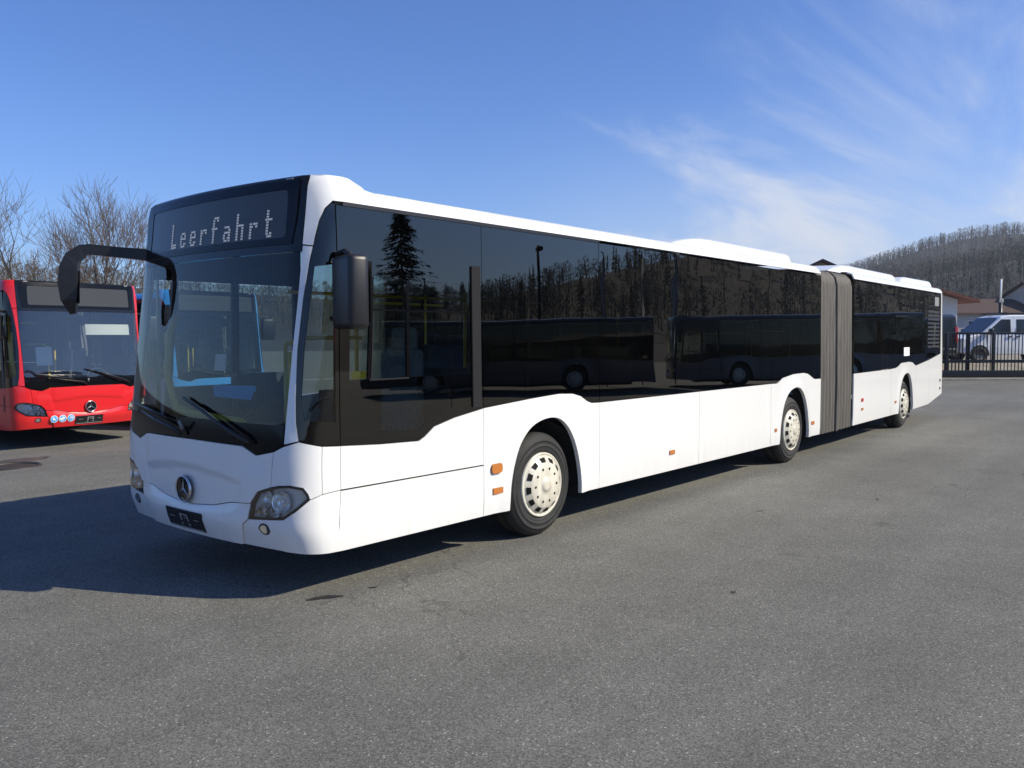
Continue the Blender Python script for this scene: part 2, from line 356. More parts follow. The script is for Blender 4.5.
def panel(poly, off=0, thick=.022, res=.08, gap=.003, bump=None, holes=(), mirror=False, rear=None, bend=0, mb=None, vres=None):
    """a body panel: polygon (s, v) on the body surface, triangulated, offset outwards, with returned edges"""
    mb = mb or MB()
    poly = [tuple(p) for p in poly]
    if area(poly) < 0: poly = poly[::-1]
    if gap: poly = inset(poly, gap)
    loops = [poly]+[list(h) if area(h) < 0 else list(h)[::-1] for h in holes]
    V = []; E = []; rims = []
    for lp in loops:
        pts = []
        for a, b in zip(lp, lp[1:]+lp[:1]):
            n = max(1, int(math.ceil(math.hypot(b[0]-a[0], b[1]-a[1])/res)))
            pts += [(a[0]+(b[0]-a[0])*i/n, a[1]+(b[1]-a[1])*i/n) for i in range(n)]
        o = len(V); V += pts; E += [(o+i, o+(i+1) % len(pts)) for i in range(len(pts))]; rims.append((o, len(pts)))
    s0, s1 = min(p[0] for p in poly), max(p[0] for p in poly); v0, v1 = min(p[1] for p in poly), max(p[1] for p in poly)
    B = np.array(V); ns, nv = int((s1-s0)/res), int((v1-v0)/(vres or res))
    for i in range(1, ns+1):
        for j in range(1, nv+1):
            p = (s0+(i-.5)*(s1-s0)/max(1, ns), v0+(j-.5)*(v1-v0)/max(1, nv))
            if inside(p, loops[0]) and not any(inside(p, h) for h in loops[1:]) and ((B-p)**2).sum(1).min() > (res*.45)**2: V.append(p)
    ov, oe, of, *_ = delaunay_2d_cdt([Vector(p) for p in V], E, [], 0, 1e-5)
    T = []
    for f in of:
        cxy = (sum(ov[i].x for i in f)/len(f), sum(ov[i].y for i in f)/len(f))
        q_ = [ov[i] for i in f]; lng = max((q_[i]-q_[i-1]).length for i in range(len(q_)))
        if abs(area([tuple(v) for v in q_]))*2 < lng*3e-4: continue      # slivers spoil the shading
        if inside(cxy, loops[0]) and not any(inside(cxy, h) for h in loops[1:]): T.append(tuple(f))
    if DEBUG:
        A_=sum(abs(area([tuple(ov[i]) for i in f])) for f in T); B_=abs(area(loops[0]))-sum(abs(area(h)) for h in loops[1:])
        if abs(A_-B_)>1e-4: print('AREA',A_,B_,[(round(a,2),round(b,2)) for a,b in poly][:6], len(holes))
    bf = bend_fn(bend); sg = -1 if mirror else 1
    def mp3(p, o):
        bo = bump(p[0], p[1]) if bump else 0
        q = SF(p[0], p[1], o+bo, rear); return bf((q[0], sg*q[1], q[2]))
    P = [mp3((v.x, v.y), off) for v in ov]
    T = [f if (Vector((ov[f[1]]-ov[f[0]])).cross(ov[f[2]]-ov[f[0]]) > 0) != mirror else f[::-1] for f in T]
    mb.add(P, T, True)
    if thick:
        for o, n in rims:
            A = [mp3(V[o+i], off) for i in range(n)]
            def lowp(p):
                q = SF(p[0], p[1], off-thick, rear); return bf((q[0], sg*q[1], q[2]))
            D = [lowp(V[o+i]) for i in range(n)]
            fs = [(i, (i+1) % n, n+(i+1) % n, n+i) for i in range(n)]
            mb.add(A+D, [f[::-1] if not mirror else f for f in fs], False)
    return mb
def half(pts):
    """mirror a half outline (s >= 0, from the centre line round to the centre line) into a full one"""
    return pts+[(-s, v) for s, v in reversed(pts) if s > 1e-6]
def rect(s0, v0, s1, v1): return [(s0, v0), (s1, v0), (s1, v1), (s0, v1)]
def rrect(s0, v0, s1, v1, r, n=4):
    out = []
    for cx_, cy_, a0 in ((s1-r, v0+r, -90), (s1-r, v1-r, 0), (s0+r, v1-r, 90), (s0+r, v0+r, 180)):
        for k in range(n+1):
            w = R(a0+90*k/n); out.append((cx_+r*math.cos(w), cy_+r*math.sin(w)))
    return out
ARCH = [(-.50, .318), (-.49, .52), (-.44, .72), (-.35, .90), (-.2, 1.03), (0, 1.09), (.2, 1.08), (.36, .98), (.48, .80), (.555, .56), (.585, .318)]
def arch_smooth(x0):
    # Catmull-Rom through the wheel opening
    P = [ARCH[0]]+ARCH+[ARCH[-1]]; out = []
    for i in range(1, len(P)-2):
        for k in range(4):
            t = k/4; p = [.5*((2*P[i][c])+(-P[i-1][c]+P[i+1][c])*t+(2*P[i-1][c]-5*P[i][c]+4*P[i+1][c]-P[i+2][c])*t*t+(-P[i-1][c]+3*P[i][c]-3*P[i+1][c]+P[i+2][c])*t**3) for c in (0, 1)]
            out.append((p[0]+x0+SK, p[1]))
    out.append((ARCH[-1][0]+x0+SK, ARCH[-1][1])); return out
def flare(x0):
    A = np.array(arch_smooth(x0))
    def f(s, v):
        d = math.sqrt(((A-(s, v))**2).sum(1).min())
        return .024*(1-sstep(.02, .17, d))
    return f
GLY = {  # 7 x 10 dot rows of the flip-dot lettering, top row first
 'L': ['11.....']*8+['1111111']*2,
 'e': ['.......']*4+['.11111.', '11...11', '1111111', '11.....', '11..111', '.11111.'],
 'r': ['.......']*4+['11.1111', '111..11', '11.....', '11.....', '11.....', '11.....'],
 'f': ['..11111', '.11..11', '.11....', '.11....', '111111.', '.11....', '.11....', '.11....', '.11....', '.11....'],
 'a': ['.......']*4+['.11111.', '.....11', '.111111', '11...11', '11..111', '.111.11'],
 'h': ['11.....']*4+['1111111', '11...11', '11...11', '11...11', '11...11', '11...11'],
 't': ['..11...', '..11...', '..11...', '.111111', '..11...', '..11...', '..11...', '..11...', '..11.11', '...1111']}
def sprite(text, s0, v0, pitch, dot, dv, parent):
    for i, ch in enumerate(text):
        m = MB()
        for r_, row in enumerate(GLY[ch]):
            for c_, q in enumerate(row):
                if q == '1':
                    s = s0+i*pitch+c_*dot; v = v0+(9-r_)*dv
                    P = [SF(s+a*dot*.43, v+b*dv*.36, .0075) for a, b in ((-1, -1), (1, -1), (1, 1), (-1, 1))]
                    m.add(P, [(0, 1, 2, 3)])
        m.build('dot_letter', 'led', parent)
def make_wheel(parent, x, y, side, bend=0, label=None):
    """side -1: left of the bus (outer face towards -Y)"""
    bf = bend_fn(bend); p = bf((x, side*1.0, .48))
    w = empty('wheel', p, (bend if side < 0 else bend+math.pi), parent)
    W = MB(); yo = -.252        # outer face of the tyre
    W.lathe_y([(.29, yo+.03), (.30, yo+.005), (.335, yo-.002), (.352, yo-.001), (.356, yo-.006), (.362, yo-.006), (.366, yo-.001), (.40, yo+.0), (.404, yo-.004), (.412, yo-.003), (.416, yo+.003), (.435, yo+.012), (.462, yo+.035), (.477, yo+.06), (.48, yo+.075), (.48, yo+.13), (.474, yo+.133), (.474, yo+.142), (.48, yo+.145), (.48, yo+.23), (.46, yo+.27), (.42, yo+.28), (.28, yo+.28)], 72)
    W.build('tyre', 'rubber', w)
    D = MB(); D.lathe_y([(.30, yo+.02), (.298, yo-.008), (.288, yo-.014), (.278, yo-.008), (.268, yo-.004), (.262, yo-.012), (.25, yo-.02), (.212, yo-.046), (.203, yo-.052), (.10, yo-.058), (.06, yo-.058), (.055, yo-.066), (.03, yo-.068), (.0, yo-.068)], 72)
    H = D; D.cur = 1
    for k in range(12):
        a = 2*math.pi*k/12+.1
        prof = [(.256, yo-.0185), (.216, yo-.0455)]
        V = []
        for r_, yy in prof:
            for u in (-1, 1):
                w_ = a+u*(.14 if r_ > .24 else .125); V.append((r_*math.cos(w_), yy-.004, r_*math.sin(w_)))
        H.add(V, [(0, 1, 3, 2), (2, 3, 1, 0)])
    for k in range(10):
        a = 2*math.pi*k/10; c = (.155*math.cos(a), yo-.0575, .155*math.sin(a))
        V = [(c[0]+.013*math.cos(2*math.pi*q/10), c[1], c[2]+.013*math.sin(2*math.pi*q/10)) for q in range(10)]
        H.add(V, [tuple(range(10))])
    D.build('hub_cap', ['cap', 'under'], w)
    return w
HOOD = [(0, .588), (.11, .586), (.34, .606), (.56, .651), (.787, .668), (.863, .757), (.996, .801), (1.018, 1.051), (.84, 1.014), (.70, 1.066), (.66, 1.072), (0, 1.078)]
HEAD = [(.756, .552), (1.104, .583), (1.20, .645), (1.299, .724), (1.285, .765), (1.253, .808), (1.162, .823), (1.08, .818), (.996, .801), (.863, .757), (.815, .710), (.787, .668)]
CORN_UP = [(.996, .801), (1.08, .818), (1.162, .823), (1.253, .808), (1.285, .765), (1.299, .724), (1.391, .752), (1.385, 1.088), (1.243, 1.12), (1.216, 1.127), (1.105, 1.092), (1.018, 1.051)]
CORN_LO = [(.641, .345), (1.035, .345), (1.182, .335), (1.35, .325), (1.52, .318), (1.552, .762), (1.391, .752), (1.299, .724), (1.20, .645), (1.104, .583), (.756, .552), (.70, .51)]
BUMPER = [(0, .345), (.641, .345), (.70, .51), (.756, .552), (.787, .668), (.56, .651), (.34, .606), (.11, .586), (0, .588)]
CORN_SM = [(1.391, .752), (1.552, .762), (1.547, 1.076), (1.385, 1.088)]
PIL_REAR = [(1.216, 1.130), (1.187, 1.26), (1.173, 1.414), (1.160, 1.759), (1.174, 2.106), (1.200, 2.386), (1.216, 2.478)]
PIL_UP = [(1.136, 2.494), (1.216, 2.484), (1.222, 2.54), (1.245, 2.66), (1.28, 2.745), (1.335, 2.80)]
def hood_bump(s, v):
    a = abs(s); cr = .865-.075*(a/.75)**1.5        # the crease falls towards the sides
    up = sstep(cr-.006, cr+.022, v)*(1-sstep(.60, .72, a))
    rise = sstep(cr, 1.05, v)
    wing = .011*sstep(.64, .70, a-.22*(v-.75))*(1-sstep(.90, 1.0, a))*(1-sstep(.84, .98, v))
    return up*(.017-.006*rise)+wing
def bumper_bump(s, v):
    a = abs(s); top = .588+.075*(a/.787)**2
    return .028*(1-sstep(top-.075, top-.004, v))*(1-sstep(.55, .80, a)*.8)
def make_bus(name, label, paint_, solo=False, text=None, group=None, detail=True, plate=True, screen='gwind', arm_mirror=True):
    root = empty(name); tag(root, label, 'bus', group)
    P = lambda mb, n, m, par=root: mb.build(n, m, par)
    both = (False, True)
    # ---------------- front
    P(panel(half(HOOD), res=.025, bump=hood_bump), 'front_flap', paint_)
    P(panel(half(BUMPER), res=.05, bump=bumper_bump, thick=.05), 'front_bumper', paint_)
    for m in both:
        P(panel(CORN_LO, res=.05, mirror=m, thick=.05), 'bumper_corner', paint_); P(panel(CORN_UP, res=.05, mirror=m), 'corner_panel', paint_); P(panel(CORN_SM, res=.06, mirror=m), 'corner_flap', paint_)
        P(panel([(1.106, 1.104)]+PIL_REAR+[(1.136, 2.488), (1.130, 2.107), (1.118, 1.76), (1.110, 1.41)], res=.05, mirror=m, thick=.05), 'windscreen_pillar', paint_)
        # lamp: chrome bowl, two reflectors, clear lens
        h = panel(HEAD, off=-.034, res=.04, gap=0, thick=0, mirror=m); rim = panel(HEAD, off=.001, res=.05, gap=.001, thick=.05, holes=[inset(HEAD, .016)], mirror=m)
        hl = P(rim, 'headlight', 'dark'); P(h, 'bowl', 'bowl', hl)
        rf = MB(); sg = -1 if m else 1
        for s_, v_, r_ in ((1.09, .705, .078), (.945, .715, .066), (.90, .62, .05), (1.03, .625, .045)):
            c = Vector(SF(s_, v_, -.025)); n_ = (Vector(SF(s_, v_, .05))-Vector(SF(s_, v_, -.05))).normalized(); a_ = n_.cross(Vector((0, 0, 1))).normalized(); b_ = a_.cross(n_)
            rows = []
            for q in range(6):
                rr = r_*(1-q/5.2); dd = .02-.05*(q/5)**.7
                rows.append([tuple(Vector((p.x, p.y*sg, p.z))) for p in [c+a_*(rr*math.cos(w))+b_*(rr*math.sin(w))+n_*dd for w in [2*math.pi*k/14 for k in range(15)]]])
            rf.grid(rows, True, m)
            bb = c+n_*.0
            rf.lathe_y([(0, -.016), (.012, -.012), (.017, 0), (.012, .012), (0, .016)], 10, (bb.x, bb.y*sg, bb.z))
        P(rf, 'reflector', 'reflector', hl)
        P(panel(HEAD, off=.004, res=.04, gap=.004, thick=0, mirror=m), 'lens', 'glamp', hl)
        tr = panel([(.80, .595), (.93, .607), (.93, .632), (.805, .62)], off=-.02, thick=.01, res=.05, mirror=m); P(tr, 'turn_signal', 'amber', hl)
        # fog lamp
        fl = panel([(.919+.055*math.cos(w), .497+.042*math.sin(w)) for w in [2*math.pi*k/20 for k in range(20)]], off=.003, thick=.02, res=.03, gap=0, mirror=m); fo = P(fl, 'fog_lamp', 'dark')
        P(panel([(.922+.04*math.cos(w), .497+.030*math.sin(w)) for w in [2*math.pi*k/20 for k in range(20)]], off=.007, thick=.006, res=.03, gap=0, mirror=m), 'lens', 'chrome', fo)
    # emblem: three-pointed star in a ring
    ec = Vector(SF(0, .692, .02)); E = MB(); E.lathe_y([(0, -.012), (.085, -.014), (.094, -.018), (.102, -.012), (.104, 0)], 40); E.xf(lambda p: (ec.x+p[1], ec.y-p[0], ec.z+p[2]))
    eo = P(E, 'emblem', 'black'); S = MB()
    for k in range(3):
        a = math.pi/2+2*math.pi*k/3; d = Vector((math.cos(a), math.sin(a))); n_ = Vector((-d.y, d.x)); b0 = -d*.012
        pts = [d*.088, n_*.016+d*.008, d*(-.002), -n_*.016+d*.008]
        S.add([(ec.x-.017-(.008 if i == 2 else 0), ec.y-q.x, ec.z+q.y) for i, q in enumerate(pts)], [(0, 1, 2), (0, 2, 3), (2, 1, 0), (3, 2, 0)])
    rg = MB(); rg.lathe_y([(.092, -.020), (.098, -.026), (.104, -.020), (.106, -.008)], 40); rg.xf(lambda p: (ec.x+p[1], ec.y-p[0], ec.z+p[2]))
    S.add(rg.v, rg.f, True); P(S, 'star', 'steel', eo)
    if plate:
        wb = panel(rect(-.29, .375, .235, .53), off=.036, thick=.02, res=.1); wb.cur = 1
        for q in (rect(-.07, .485, .05, .50), rect(-.07, .44, -.045, .485), rect(.025, .44, .05, .485), rect(-.075, .405, -.05, .425), rect(.03, .405, .055, .425), rect(-.015, .46, .005, .475), rect(-.23, .46, -.15, .468), rect(.12, .46, .19, .468)): panel(q, off=.040, thick=0, res=.1, gap=0, mb=wb)
        pl = P(wb, 'plate_holder', ['dark', 'int_grey'])
        P(panel(rect(-.27, .38, .215, .392), off=.042, thick=.004, res=.1, gap=0), 'holder_edge', 'int_grey', pl)
    # windscreen
    P(panel(half([(0, 1.081), (.66, 1.075), (.70, 1.069), (.84, 1.017), (1.018, 1.056), (1.103, 1.10), (1.103, 1.235), (0, 1.235)]), res=.06, gap=.002), 'windscreen_border', 'frit_low')
    P(panel(half([(0, 1.235), (1.104, 1.235), (1.115, 1.76), (1.127, 2.107), (1.132, 2.44), (0, 2.44)]), off=-.001, res=.09, gap=0, thick=0), 'windscreen', screen)
    db = P(panel(half([(0, 2.44), (1.132, 2.44), (1.133, 2.494), (1.138, 2.706), (1.145, 2.86), (1.145, 2.96), (0, 2.96)]), res=.06, gap=.002), 'destination_display', 'frit')
    P(panel(rrect(-.97, 2.535, .995, 2.862, .03), off=.003, thick=.003, res=.08, gap=0), 'screen', 'screen', db)
    P(panel(half([(0, 2.50), (1.05, 2.50), (1.075, 2.70), (1.085, 2.90), (0, 2.90)]), off=.007, res=.07, gap=0, thick=.01, holes=[rrect(-.955, 2.55, .98, 2.85, .03)]), 'display_frame', 'frit_low', db)
    if text: sprite(text, -.525, 2.568, .1595, .0128, .0202, db)
    for m in both: P(panel(rect(.93, 2.895, 1.0, 2.92), off=.004, thick=.008, res=.05, gap=0, mirror=m), 'marker_light', 'int_grey', db)
    wp = MB()
    def wl_(a): return [SF(s, v, o) for s, v, o in a]
    wp.tube(wl_([(.80, 1.10, .03), (.72, 1.14, .06), (.45, 1.235, .065), (.10, 1.345, .05)]), [.013, .017, .013, .007], 8)
    wp.tube(wl_([(.62, 1.135, .03), (.25, 1.29, .035), (-.06, 1.385, .03)]), [(.008, .013)]*3, 6); P(wp, 'wiper', 'dark')
    wp = MB(); wp.tube(wl_([(-.05, 1.11, .03), (-.12, 1.15, .06), (-.45, 1.20, .06), (-.72, 1.25, .05)]), [.013, .016, .012, .007], 8)
    wp.tube(wl_([(-.28, 1.215, .035), (-.6, 1.262, .035), (-.93, 1.30, .03)]), [(.008, .013)]*3, 6); P(wp, 'wiper', 'dark')
    wb = MB(); cc = SF(-.03, 1.15, .03); wb.tube([cc, (cc[0]-.03, cc[1], cc[2]+.06)], [.016, .012], 8); P(wb, 'washer_cap', 'int_grey')
    # ---------------- sides
    endx = 9.80 if not solo else 11.9; SE = endx+SK
    UP = [(1.547, 1.077), (1.927, 1.053), (2.324, 1.04), (2.384, 1.067), (2.491, 1.138), (2.727, 1.192), (3.076, 1.243)]
    HUMP1 = [(3.076, 1.245), (3.73, 1.290), (4.143, 1.311), (4.36, 1.301), (4.495, 1.269), (4.60, 1.215), (4.68, 1.192), (4.82, 1.188)]
    x2 = 8.705+SK
    HUMP2 = [(9.02, 1.188), (x2-.572, 1.184), (x2-.47, 1.215), (x2-.377, 1.252), (x2+.025, 1.294), (x2+.40, 1.300), (x2+.55, 1.282), (x2+.652, 1.25), (x2+.812, 1.193), (min(SE, x2+1.10) if not solo else SE, 1.184)]
    for m in both:
        P(panel([(1.552, .762), (3.076, .762)]+UP[::-1], res=.1, mirror=m), 'side_panel', paint_)
        P(panel([(1.512, .318), (3.076, .318), (3.076, .756), (1.552, .756)], res=.15, mirror=m), 'side_panel', paint_)
        P(panel([(3.076, .318)]+arch_smooth(2.805)+[(4.82, .318)]+HUMP1[::-1], res=.06, bump=flare(2.805), mirror=m, thick=.02), 'wheel_panel', paint_)
        for a, b in ((4.82, 6.93), (6.93, 9.02)): P(panel(rect(a, .318, b, 1.188), res=.2, mirror=m), 'side_panel', paint_)
        P(panel([(9.02, .318)]+arch_smooth(8.705)+[(HUMP2[-1][0], .318)]+HUMP2[::-1], res=.06, bump=flare(8.705), mirror=m, thick=.02), 'wheel_panel', paint_)
        # roof edge with the white corner cap
        P(panel(PIL_UP+[(SE, 2.80), (SE, 2.96), (1.148, 2.96), (1.148, 2.86), (1.141, 2.706)], res=.16, vres=.03, mirror=m, gap=.001), 'roof_edge', paint_)
        P(panel(rect(1.42, 2.772, 4.82, 2.80), off=.008, thick=.02, res=.3, gap=0, mirror=m), 'dark_strip', 'dark')  # dark strip between the front windows and the roof edge
        # black glass band
        q = [(1.216, 1.130), (1.30, 1.112), (1.385, 1.092), (1.543, 1.081), (1.468, 1.9), (1.355, 2.775), (1.335, 2.785), (1.285, 2.74), (1.25, 2.66)]+PIL_REAR[::-1]
        P(panel(q, off=-.002, res=.05, mirror=m, gap=.001, holes=[[(1.245, 1.27), (1.49, 1.25), (1.395, 2.36), (1.235, 2.34), (1.205, 1.76), (1.21, 1.42)]]), 'quarter_surround', 'sfrit')
        P(panel([(1.235, 1.26), (1.495, 1.24), (1.40, 2.37), (1.23, 2.35), (1.20, 1.76), (1.205, 1.42)], off=-.005, res=.06, gap=0, thick=0, mirror=m), 'quarter_window', 'gwind')
        if not m:
            P(panel([(1.547, 1.082)]+UP[1:]+[(3.076, 2.775), (1.362, 2.775), (1.475, 1.9)], off=-.002, res=.1, gap=.002, mirror=m,
                    holes=[[(1.60, 1.54), (2.92, 1.54), (2.92, 2.27), (1.55, 2.30)], [(1.62, 1.16), (2.30, 1.13), (2.70, 1.28), (2.70, 1.46), (1.62, 1.47)]]), 'window_surround', 'sfrit')
            dw = P(panel([(1.59, 1.53), (2.93, 1.53), (2.93, 2.28), (1.54, 2.31)], off=-.006, res=.2, gap=0, thick=0), 'driver_window', 'gmid')
            P(panel([(1.61, 1.12), (2.31, 1.12), (2.71, 1.27), (2.71, 1.47), (1.61, 1.48)], off=-.006, res=.2, gap=0, thick=0), 'lower_window', 'gmid')
            fr = MB()
            for r_ in (rect(1.785, 1.535, 1.815, 2.29), rect(2.20, 1.535, 2.235, 2.28), rect(1.80, 2.04, 2.90, 2.055)): panel(r_, off=-.004, thick=.02, res=.3, gap=0, mb=fr)
            P(fr, 'window_frame', 'frit_low', dw)
            fr = MB()
            for r_ in (rect(1.815, 1.545, 1.826, 2.04), rect(1.80, 1.528, 2.22, 1.54)): panel(r_, off=0, thick=.01, res=.3, gap=0, mb=fr)
            P(fr, 'trim_strip', 'seal', dw)
            P(panel(rect(1.62, 1.545, 1.77, 1.60), off=-.008, thick=.002, res=.2, gap=0), 'warning_sticker', 'yellow', dw)
            P(panel(rrect(2.94, 1.26, 3.045, 2.43, .01), off=.012, thick=.02, res=.3, gap=0), 'window_post', 'seal')
        else:
            lp_ = MB()
            for r_ in (rect(1.62, .40, 2.27, 1.40), rect(2.35, .40, 2.98, 1.50)): panel(r_, off=-.004, thick=.02, res=.3, gap=0, mirror=m, mb=lp_)
            fd = P(panel([(1.60, 1.38), (3.0, 1.38), (3.0, 2.35), (1.60, 2.35)], off=-.004, res=.2, gap=0, thick=0, mirror=m), 'front_door', 'gmid'); db_ = MB()
            for r_ in (rect(1.56, .36, 1.62, 2.40), rect(2.27, .36, 2.35, 2.40), rect(2.98, .36, 3.05, 2.40)): panel(r_, off=0, thick=.03, res=.3, gap=0, mirror=m, mb=db_)
            P(db_, 'door_frame', 'dark', fd); P(lp_, 'door_leaf', 'frit_low', fd)
            P(panel(rect(1.40, 2.36, 3.076, 2.775), off=-.002, res=.3, gap=0, mirror=m), 'door_header', 'frit')
        edges = [3.076, 4.82, 6.37, 7.51, 9.04, SE]
        lower = {0: HUMP1, 4: HUMP2}
        for i, (a, b) in enumerate(zip(edges, edges[1:])):
            lo = lower.get(i, [(a, 1.188), (b, 1.188)]); lo = [(max(a, min(b, s)), v+.003) for s, v in lo]
            lo = [p for k, p in enumerate(lo) if k == 0 or abs(p[0]-lo[k-1][0]) > 1e-4]
            P(panel(lo+[(b, 2.775), (a, 2.775)], off=-.002, res=.25, gap=.004, mirror=m, thick=.012), 'side_window', 'gdark' if not m else 'gmid')
            P(panel(rect(b-.012, 1.20, b+.012, 2.77) if i < 4 else rect(b-.02, 1.2, b, 2.77), off=-.012, thick=.004, res=.4, gap=0, mirror=m), 'window_seal', 'seal')
    # roof skin
    ss = [0, .15, .3, .45, .6, .75, .85, .95, 1.0, 1.05, 1.1, 1.15, 1.2, 1.25, 1.3, 1.4, 1.5, 1.6, 1.7, 1.8, 2.0, 2.2, 2.5, 3, 4, 6, 8, SE]
    rows = []
    for s in ss:
        a = SF(s, 2.955, -.003); y = -a[1]; cr = .05*(y/1.1)**2*sstep(.6, 2, a[0])
        rows.append([(a[0], y*t, a[2]+cr*(1-t*t)) for t in [k/8 for k in range(-8, 9)]])
    P(MB().grid(rows, True, True), 'roof', paint_)
    # wheels, housings, floor
    axles = [2.805, 8.705]
    def liner(x, b=0):
        bf = bend_fn(b)
        for sg in (-1, 1):
            rows = []
            for r_, yy in ((.0, .80), (.63, .80), (.63, 1.225)): rows.append([bf((x+.03+r_*math.cos(w), sg*yy, .40+r_*1.06*math.sin(w))) for w in [math.pi*k/16 for k in range(17)]])
            L = MB().grid(rows, True, sg > 0)
            for e in (-1, 1): L.add([bf((x+.03+e*.63, sg*.8, .40)), bf((x+.03+e*.63, sg*1.225, .40)), bf((x+.03+e*.63, sg*1.225, .25)), bf((x+.03+e*.63, sg*.8, .25))], [(0, 1, 2, 3)])
            P(L, 'wheel_housing', 'under')
    for x in axles:
        liner(x)
        for sd_ in (-1, 1): make_wheel(root, x, 0, sd_)
    def floor_part(x0, x1, gaps, b=0):
        F_ = MB(); F_.box(((x0+x1)/2, 0, .37), (x1-x0, 1.58, .06)); xs_ = [x0]+[q for g_ in gaps for q in (g_-.62, g_+.68)]+[x1]
        for i in range(0, len(xs_), 2):
            if xs_[i+1] > xs_[i]:
                for sg in (-1, 1): F_.box(((xs_[i]+xs_[i+1])/2, sg*1.01, .371), (xs_[i+1]-xs_[i], .42, .06))
        F_.box(((x0+x1)/2, 0, .26), (x1-x0-1.6, 1.0, .12))
        F_.xf(bend_fn(b)); return F_
    P(floor_part(.42, endx, axles), 'floor', 'under')
    cl_ = MB(); cl_.box(((1.0+endx)/2, 0, 2.735), (endx-1.0, 2.2, .03)); P(cl_, 'ceiling', 'int_grey')
    bk = MB(); bk.box((endx-.03, 0, 1.6), (.04, 2.36, 2.4)); P(bk, 'rear_bulkhead' if not solo else 'rear_wall', 'int_dark')
    # ---------------- driver's place and saloon
    d_ = MB(); d_.box((.50, -.50, 1.02), (.42, 1.15, .26), .06); d_.box((.42, .55, .95), (.30, .95, .16), .05); d_.box((.62, -.62, .75), (.2, .5, .5), .03); P(d_, 'dashboard', 'int_dark')
    sw = MB(); sw.tube([(.80+.07*math.sin(w), -.62+.215*math.cos(w), 1.16+.2*math.sin(w)) for w in [2*math.pi*k/28 for k in range(29)]], .014, 8, False); sw.tube([(.62, -.62, 1.0), (.80, -.62, 1.16)], .03, 8); sw.box((.80, -.62, 1.16), (.03, .38, .03), .01); P(sw, 'steering_wheel', 'dark')
    st = MB(); st.box((1.42, -.62, .92), (.48, .48, .14), .05); st.box((1.66, -.62, 1.35), (.14, .46, .80), .06); st.box((1.69, -.62, 1.82), (.10, .28, .22), .05); st.box((1.42, -.62, .62), (.3, .3, .45), .03); P(st, 'driver_seat', 'seat_g')
    cp = MB(); cp.box((2.02, -.70, .98), (.04, .92, 1.2), .01); cp.box((2.02, -1.12, 1.95), (.04, .06, .9), .01); cp.box((2.02, -.28, 1.95), (.04, .06, .9), .01); cp.box((2.02, -.70, 2.32), (.05, .9, .2), .01); P(cp, 'cab_partition', 'int_dark')
    cp = MB(); cp.box((1.55, -.20, .95), (.9, .04, .9), .015); P(cp, 'cab_door', 'int_dark')
    def rail(pts, r_=.018): P(MB().tube(pts, r_, 8), 'handrail', 'yellow')
    for x, y, z0, z1 in ((1.05, .20, .45, 1.78), (1.02, .10, 1.3, 1.72), (2.05, .45, .4, 2.6), (3.6, -.45, .4, 2.6), (3.6, .45, .4, 2.6), (5.4, -.4, .4, 2.6)): rail([(x, y, z0), (x, y, z1)])
    rail([(1.05, .20, 1.78), (1.25, .20, 1.84), (1.9, .2, 1.84)], .018)
    rail([(.55, 1.10, 2.05), (.5, 1.13, 1.9), (.46, 1.13, 1.55), (.5, 1.08, 1.25), (.62, .9, 1.14), (.75, .65, 1.12)], .03)
    rail([(.5, 1.08, 1.2), (.62, .75, 1.16), (.62, .2, 1.14)], .032); rail([(1.2, .35, 2.25), (5, .35, 2.25)], .015)
    if detail:
        P(panel([(.18, 1.49), (.20, 1.405), (.66, 1.395), (.675, 1.45), (.70, 1.46), (.70, 1.50)], off=-.07, thick=.004, res=.2, gap=0), 'blue_panel', 'bluesign')  # blue panel added in place of the blue bus's hood behind
        P(panel(rect(.255, 1.60, .395, 1.725), off=-.02, thick=.002, res=.2, gap=0), 'paper_notice', 'paper')
        for i in range(8 if not solo else 5):
            for y in (-.76, .76) if i not in (0,) else (.76,):
                x = 3.5+.78*i; z0 = 1.02 if i < 2 or i > 5 else .82
                s_ = MB(); s_.box((x, y, z0), (.42, .78, .10), .04); s_.box((x+.24, y, z0+.36), (.10, .78, .70), .05); s_.box((x+.05, y, z0-(z0-.40)/2), (.2, .5, z0-.40), .02); P(s_, 'passenger_seat', 'seat')
    # ---------------- mirrors
    if arm_mirror:
        a = MB(); arm = [(.36, 1.08, 2.555), (.134, 1.267, 2.578), (-.055, 1.41, 2.60), (-.10, 1.443, 2.592), (-.165, 1.49, 2.525), (-.187, 1.506, 2.44), (-.195, 1.513, 2.30), (-.192, 1.51, 2.17), (-.172, 1.498, 2.05)]
        a.tube(arm, [(.05, .072), (.048, .062), (.046, .062), (.05, .068), (.062, .085), (.075, .10), (.08, .105), (.075, .085), (.03, .03)], 4, True, True); mo = P(a, 'wing_mirror', 'dark')
        mg = MB(); mg.add([(-.128, 1.45, 2.42), (-.128, 1.56, 2.42), (-.132, 1.55, 2.14), (-.132, 1.46, 2.14)], [(0, 1, 2, 3)]); P(mg, 'mirror_glass', 'chrome', mo)
